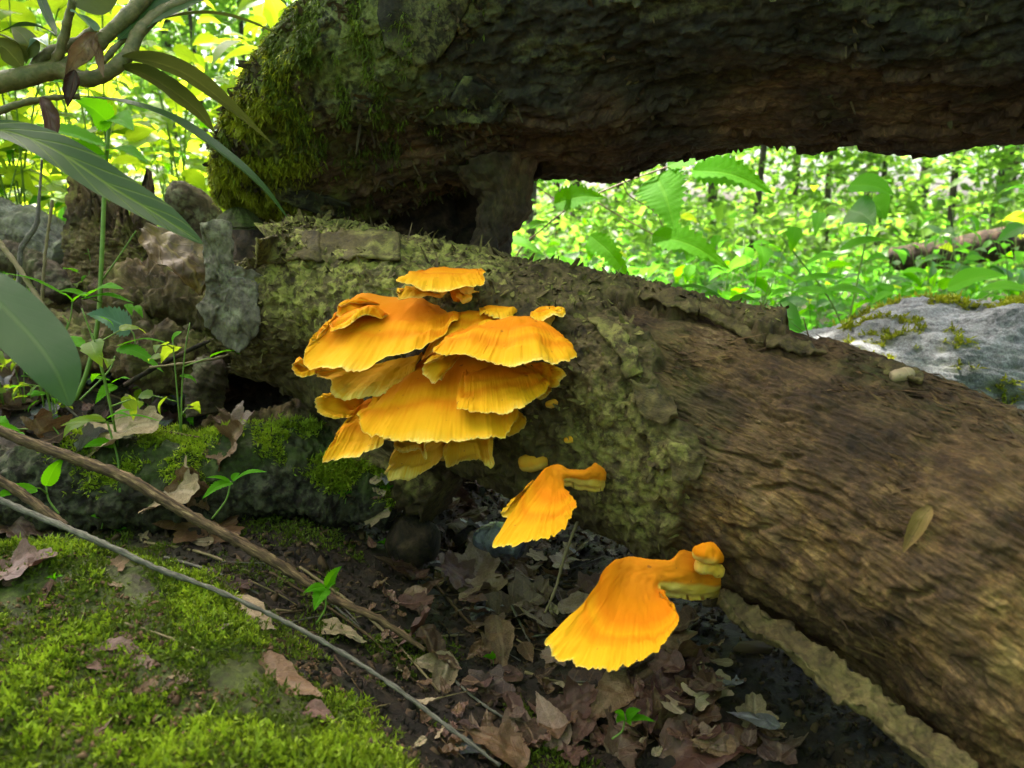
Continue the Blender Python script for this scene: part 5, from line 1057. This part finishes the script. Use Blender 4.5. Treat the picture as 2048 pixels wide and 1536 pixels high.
p = np.stack([xs, ys, ground_z(xs, ys)], -1)[kk]; moss('moss_patches', p, np.tile([0, 0, 1.0], (len(p), 1)), 4, .005, .0011, M_MOSSD, 'dark mossy patches on the slope below the bank', spread=1.1)
a_, b_ = pick(MLP, MLN, MLM*sst(.0, .5, MLN[..., 2]+.2)*sst(-.1, .25, fbm(MLP*12, 3)), 9000)
moss('moss', a_, b_, 4, .006, .0011, M_MOSS, 'bright green moss on the small log', ml, .1)
a_, b_ = pick(BO, BON, sst(.45, .95, BOM), 6000); moss('moss', a_, b_, 5, .010, .0025, M_MOSSY, 'yellow green moss clumps on the boulder', boulder, .0, 1.2)
pxu, pyu, _ = proj(UP_PTS)
wv = sst(620, 480, pxu-.12*(pyu-200)+60*fbm(UP_PTS*8, 3))*sst(-.2, .2, fbm(UP_PTS*14, 3)+.15)
a_, b_ = pick(UP_PTS, UPN, wv, 17000); moss('moss', a_, b_, 3, .010, .0011, M_MOSSY, 'shaggy yellow green moss hanging on the broken end', ul, .9, .7)
wv = sst(1000, 600, pxu)*sst(480, 200, pyu)*sst(.02, .35, fbm(UP_PTS*np.array([22, 22, 7])+3, 3))
a_, b_ = pick(UP_PTS, UPN, wv, 9000); moss('moss', a_, b_, 3, .009, .001, M_MOSSD, 'thin dark moss strands hanging on the bark', ul, 1.1, .6)
# ------------------------------------------------------------------ background undergrowth
def unit_leaf(mat, shape, w, serr, seed):
    rr = random.Random(seed)
    V, f, uv = leaf_surf([np.array([0, 0, 0]), np.array([.35, 0, .05]), np.array([.7, 0, .02]), np.array([1.0, 0, -.12-.1*rr.random()])], w, np.array([0, 0, 1.0]), shape, serr, .22, 12, 5, .03, 8)
    return mk_mesh('leaf', V, f, mat, uv=uv)
ULF = [unit_leaf(M_BGLEAF, 'ovate', .56, .1, 1), unit_leaf(M_BGLEAF, 'ovate', .62, .25, 2), unit_leaf(M_BGLEAF2, 'lance', .40, .05, 3), unit_leaf(M_BGLEAF2, 'ovate', .6, .1, 4), unit_leaf(M_NETTLE, 'ovate', .55, .3, 5)]
def bush_proto(h, nl, lsize, kinds, seed, nst=3):
    """stem meshes and leaf matrices of one plant, base at the origin"""
    rr = random.Random(seed); stems = []; leaves = []
    for s in range(nst):
        a = rr.uniform(0, 6.28); lean = rr.uniform(.05, .35)*h; hh = h*rr.uniform(.65, 1)
        pts = [np.array([0, 0, 0]), np.array([math.cos(a)*lean*.25, math.sin(a)*lean*.25, hh*.4]), np.array([math.cos(a)*lean*.6, math.sin(a)*lean*.6, hh*.75]), np.array([math.cos(a)*lean, math.sin(a)*lean, hh])]
        V, Fs, uv = tube(pts, [.0026*h+.001, .0009], 5, 10); stems.append((V, Fs, uv)); c = catmull(pts, 40)
        m = nl//nst
        for i in range(m):
            f = .10+.90*(i+rr.random()*.6)/m; p = c[min(39, int(f*39))]; az = i*2.4+rr.uniform(-.5, .5)
            out = rr.uniform(.01, .10)*h**.5; q = p+np.array([math.cos(az)*out, math.sin(az)*out, .35*out])
            if out > .03: V2, F2, u2 = tube([p, q], [.0012, .0008], 4, 4); stems.append((V2, F2, u2))
            L = lsize*rr.uniform(.6, 1.2)*(1.1-.35*f)
            M_ = Matrix.Translation(Vector(q)) @ Matrix.Rotation(az+rr.uniform(-.4, .4), 4, 'Z') @ Matrix.Rotation(rr.gauss(.15, .35), 4, 'Y') @ Matrix.Rotation(rr.gauss(0, .35), 4, 'X') @ Matrix.Scale(L, 4)
            leaves.append((rr.choice(kinds), M_))
    ac = Acc()
    for V, Fs, uv in stems: ac.add(V, Fs, uv)
    return ac.mesh('stem', M_STEM), leaves
def put_bush(proto, name, loc, rz, sc, label, group):
    e = bpy.data.objects.new(name, None); col.objects.link(e); e.empty_display_size = .02
    e.matrix_basis = Matrix.Translation(Vector(loc)) @ Matrix.Rotation(rz, 4, 'Z') @ Matrix.Scale(sc, 4); tag(e, label, 'plant', group)
    s = bpy.data.objects.new('stem', proto[0]); col.objects.link(s); s.parent = e
    for k, m in proto[1]:
        l = bpy.data.objects.new('leaf', ULF[k]); col.objects.link(l); l.parent = e; l.matrix_basis = m
PB = [bush_proto(.95, 36, .14, [0, 1, 1], 11), bush_proto(1.25, 44, .145, [0, 0, 1], 12, 4), bush_proto(.7, 30, .10, [0, 4, 1], 13)]
PR = [bush_proto(.55, 18, .115, [3, 4, 3, 1], 21), bush_proto(.8, 24, .12, [3, 2, 4], 22, 4), bush_proto(.42, 15, .10, [4, 3, 2], 23), bush_proto(.95, 27, .13, [2, 3, 0], 24, 4)]
def gz(x, y): return float(ground_z(np.array([x]), np.array([y]), False)[0])
for i in range(62):
    d = 1.95+4.2*(i/62)**1.2; pxx = random.uniform(-120, 600); p = W(pxx, 500, d); x, y = p[0], p[1]
    put_bush(PB[i % 3], 'leafy_shrub', (x, y, gz(x, y)-.02), random.uniform(0, 6.28), random.uniform(.8, 1.25), ['sunlit yellow green leafy plant in the thicket behind the stump', 'tall sunlit many stemmed plant in the thicket behind the stump', 'short sunlit plant with toothed leaves in the thicket behind the stump'][i % 3], 'sunlit thicket behind the stump')
for i in range(105):
    d = 2.2+5.6*(i/105)**1.25; pxx = random.uniform(930, 2150); p = W(pxx, 500, d); x, y = p[0], p[1]
    if d < 2.7 and pxx > 1560: continue
    put_bush(PR[i % 4], 'leafy_herb', (x, y, gz(x, y)-.02), random.uniform(0, 6.28), random.uniform(.55, .95), ['green leafy herb of middling height in the undergrowth under the trunk', 'green herb with mixed narrow and toothed leaves in the undergrowth under the trunk', 'low green herb in the undergrowth under the trunk', 'tall slender leaved herb in the undergrowth under the trunk'][i % 4], 'undergrowth seen through the gap')

PN = [bush_proto(.55, 16, .13, [4, 4, 3], 41, 3), bush_proto(.7, 20, .12, [4, 3], 42, 4)]
for i, (pxx, d) in enumerate([(1010, 2.0), (1120, 2.3), (1240, 2.5), (1330, 2.1), (1440, 2.4), (1540, 2.7), (1640, 2.9), (1500, 2.0), (1760, 3.0), (1880, 3.2), (2010, 3.1), (1390, 2.9), (1180, 2.9)]):
    p = W(pxx, 500, d); put_bush(PN[i % 2], 'nettle_plant', (p[0], p[1], gz(p[0], p[1])-.02), random.uniform(0, 6.28), random.uniform(.75, 1.05), ['broad leaved nettle clump close behind the lower log', 'tall broad leaved nettle clump close behind the lower log'][i % 2], 'nettles close behind the lower log')
PS = [bush_proto(.13, 8, .035, [4, 0], 31, 2), bush_proto(.2, 10, .045, [4, 1], 32, 2), bush_proto(.09, 5, .03, [4], 33, 1)]
for i in range(46):
    pxx, pyy = random.uniform(-40, 430), random.uniform(560, 900); p, nr, d = hit(pxx, pyy)
    if d > 2.4 or nr[2] < .3: continue
    put_bush(PS[i % 3], 'seedling', p-np.array([0, 0, .005]), random.uniform(0, 6.28), random.uniform(.7, 1.2), ['small leafy seedling among the rotten wood by the stump', 'taller leafy seedling among the rotten wood by the stump', 'tiny single stemmed seedling among the rotten wood by the stump'][i % 3], 'seedlings among the rotten wood')
# grass-like and low ground cover, then the far understorey: masses nobody could count
def leaf_cloud(name, pts, size, mat, label, cat, kind='stuff', tilt=.6, parent=None, w=.3):
    n = len(pts); N_ = norm(np.array([0, 0, 1.0])+tilt*rng.normal(size=(n, 3))); a = rng.normal(size=(n, 3)); d = norm(np.cross(N_, a)); s = np.cross(N_, d)
    L = (size*rng.lognormal(0, .3, n))[:, None]; V = np.stack([pts-d*L*.5, pts-s*L*w-d*L*.08+N_*L*.08, pts+d*L*.5-N_*L*.1, pts+s*L*w-d*L*.08+N_*L*.08], 1).reshape(-1, 3)
    f = np.arange(4*n).reshape(-1, 4); F3 = np.vstack([f[:, [0, 1, 2]], f[:, [0, 2, 3]]])
    uv = np.tile(np.array([[0, .5], [.45, 0], [1, .5], [.45, 1.0]]), (n, 1))
    o = mk(name, V, F3, mat, parent, smooth=False, uv=uv)
    if kind: o['kind'] = kind
    if label: o['label'] = label
    if cat: o['category'] = cat
    return o
def polar(n, r0, r1, a0, a1, pw=.5):
    r = (rng.uniform(size=n)*(r1**(1/pw)-r0**(1/pw))+r0**(1/pw))**pw; a = rng.uniform(R(a0), R(a1), n); return r*np.sin(a), r*np.cos(a)
x, y = polar(9000, 2.3, 9, -46, 50); keep = (x < -.3-.2*y) | (x > .05*y); x, y = x[keep], y[keep]
z = ground_z(x, y, False)+rng.uniform(0, 1, len(x))**2*.22; leaf_cloud('ground_cover', np.stack([x, y, z], -1), .085, M_BGLEAF2, 'low leafy ground cover carpeting the forest floor behind the logs', 'ground cover')
x, y = polar(42000, 7, 22, -46, 50, .6); z = ground_z(x, y, False)+rng.uniform(0, 1, len(x))**1.6*(.4+.04*np.hypot(x, y))
cl = fbm(st3(x*.7, y*.7, z*1.2), 3); k = cl > -.18; leaf_cloud('far_undergrowth', np.stack([x, y, z], -1)[k], .13, M_FARLEAF, 'distant green undergrowth filling the forest behind the logs', 'undergrowth')

def tree_proto(h, r0, crown_z, crown_r, nleaf, seed, lsize, mat):
    rr = random.Random(seed); ac = Acc(); bend = [np.array([rr.gauss(0, .03)*h*k, rr.gauss(0, .03)*h*k, h*k]) for k in (0, .25, .5, .75, 1)]; bend[0] = np.zeros(3)-np.array([0, 0, .3])
    V, Fs, uv = tube(bend, [r0, r0*.85, r0*.7, r0*.45, r0*.12], 12, 40, r0*.12, 6); ac.add(V, Fs, uv); c = catmull(bend, 60); tips = []
    for i in range(26):
        k = rr.uniform(crown_z, .98); p = c[int(k*59)]; a = rr.uniform(0, 6.28); L = crown_r*rr.uniform(.4, 1.1)*(1.15-k*.5)
        q = p+np.array([math.cos(a)*L, math.sin(a)*L, L*rr.uniform(-.1, .5)]); m_ = (p+q)/2+np.array([0, 0, L*.08])
        V, Fs, uv = tube([p, m_, q], [r0*.22*(1.1-k), r0*.04], 5, 8); ac.add(V, Fs, uv); tips += [q, m_, (m_+q)/2]
    tips = np.array(tips); pts = tips[rng.integers(0, len(tips), nleaf)]+rng.normal(size=(nleaf, 3))*crown_r*.2
    return ac.mesh('trunk', M_TRUNK), pts, lsize, mat
def crown_mesh(pts, size, mat):
    o = leaf_cloud('crown', pts, size, mat, None, None, None); m = o.data; bpy.data.objects.remove(o); return m
TP = []
for s, (h, r0, cz, cr, nl, ls) in enumerate([(5, .035, .08, .9, 2600, .10), (7, .05, .10, 1.3, 3200, .12), (9, .09, .12, 1.9, 3600, .14)]):
    tm, pts, ls, mt = tree_proto(h, r0, cz, cr, nl, 50+s, ls, M_FARLEAF); TP.append((tm, crown_mesh(pts, ls, mt)))
def put_tree(tp, name, loc, rz, sc, label, group):
    e = empty(name, (0, 0, 0), label, 'tree', group); e.matrix_basis = Matrix.Translation(Vector(loc)) @ Matrix.Rotation(rz, 4, 'Z') @ Matrix.Scale(sc, 4)
    for nme, me in zip(('trunk', 'crown'), tp):
        o = bpy.data.objects.new(nme, me); col.objects.link(o); o.parent = e
for i, (pxx, d, k, s) in enumerate([(1895, 7.5, 0, 1), (1755, 8.5, 0, 1), (1330, 11, 1, 1), (1500, 9.5, 1, .9), (1650, 12, 1, 1.1), (1980, 11, 2, 1), (2120, 8, 1, 1), (1120, 10, 1, 1), (1420, 15, 2, 1.2), (1830, 16, 2, 1.3), (2250, 14, 2, 1.2), (1230, 18, 2, 1.3), (1580, 20, 2, 1.4), (1720, 24, 2, 1.5), (2000, 22, 2, 1.5), (960, 15, 2, 1.2)]):
    p = W(pxx, 500, d); put_tree(TP[k], 'sapling' if k < 2 else 'forest_tree', (p[0], p[1], gz(p[0], p[1])), random.uniform(0, 6.28), s, 'slender understorey sapling in the bright forest seen through the gap' if k < 2 else 'taller forest tree standing far behind the undergrowth seen through the gap', 'saplings seen through the gap' if k < 2 else 'forest trees seen through the gap')
for i, (pxx, d, k, s) in enumerate([(60, 9.5, 0, 1), (260, 10.5, 1, 1), (430, 9.8, 0, 1.1), (-120, 11, 1, 1), (520, 12.5, 1, 1.1), (160, 14, 2, 1.1), (360, 13, 2, 1.2), (-60, 14, 2, 1.2), (600, 15, 2, 1.3), (240, 18, 2, 1.4)]):
    p = W(pxx, 500, d); put_tree(TP[k], 'sapling' if k < 2 else 'forest_tree', (p[0], p[1], gz(p[0], p[1])), random.uniform(0, 6.28), s, 'slender sapling behind the sunlit thicket by the stump' if k < 2 else 'taller forest tree far behind the sunlit thicket by the stump', 'saplings behind the thicket' if k < 2 else 'forest trees behind the thicket')
x, y = polar(15000, 22, 42, -50, 52, .6); z = ground_z(x, y, False)+rng.uniform(0, 1, len(x))**.9*11
k = fbm(st3(x*.25, y*.25, z*.3), 3) > .0; leaf_cloud('far_woodland', np.stack([x, y, z], -1)[k], .42, M_FARLEAF, 'far woodland closing off the view with bright gaps between leaves', 'woodland')
x, y = polar(13000, 5, 13, 72, 288, .6); z = ground_z(x, y, False)+rng.uniform(0, 1, len(x))**.8*9.5
leaf_cloud('woodland', np.stack([x, y, z], -1), .3, M_FARLEAF, 'added mass of green leaves, unseen behind the camera, that cuts the low skylight', 'woodland')  # unseen leaves added behind the camera to deepen shadows under the logs
# the fallen log far back on the right
log_thing('fallen_log', 'far dark fallen log lying among the undergrowth beyond the boulder', 'log', [W(1780, 520, 5.2), W(1900, 505, 5.0), W(2050, 480, 4.8), W(2250, 450, 4.6)], [.07, .09, .09, .09], M_DARKROT, .02, 8, 60, 30, .3, .6)
# added trees with crowns out of view
def added_shade_tree(loc, h, r0, centre, rad, nleaf, label):
    e = empty('added_shade_tree', loc, label, 'tree'); c = np.array(centre); b = np.array(loc)
    V, Fs, uv = tube([b-[0, 0, .3], b+[0, 0, h*.4], b*[1, 1, 0]+(c-b)*[.3, .3, 0]+[0, 0, h*.75], c], [r0, r0*.8, r0*.6, r0*.2], 14, 40, .01, 5); mk('trunk', V, Fs, M_TRUNK, e, uv=uv)
    d = norm(rng.normal(size=(nleaf, 3)))*(rng.uniform(size=(nleaf, 1))**.4); pts = c+d*np.array(rad); o = leaf_cloud('crown', pts, .16, M_FARLEAF, None, None, None, .5, e)
added_shade_tree((-1.3, 6.2, 0), 5.5, .10, (-1.25, 2.1, 5.0), (2.0, 1.0, .8), 7000, 'added tree behind the fallen trunk whose crown shades the logs')
added_shade_tree((.2, 9.0, 0), 5.5, .10, (-.05, 3.75, 5.0), (.75, .75, .6), 2800, 'added slim tree behind the fallen trunk whose crown shades the boulder')
added_shade_tree((-2.4, 8.0, 0), 5.5, .08, (-2.55, 3.5, 5.0), (.65, .7, .5), 2200, 'added slim tree behind the thicket whose crown shades the stump')
added_shade_tree((.9, 11.0, 0), 5.5, .09, (-.2, 5.7, 5.0), (1.7, 1.5, .6), 2300, 'added open crowned tree behind the fallen trunk that dapples the undergrowth')
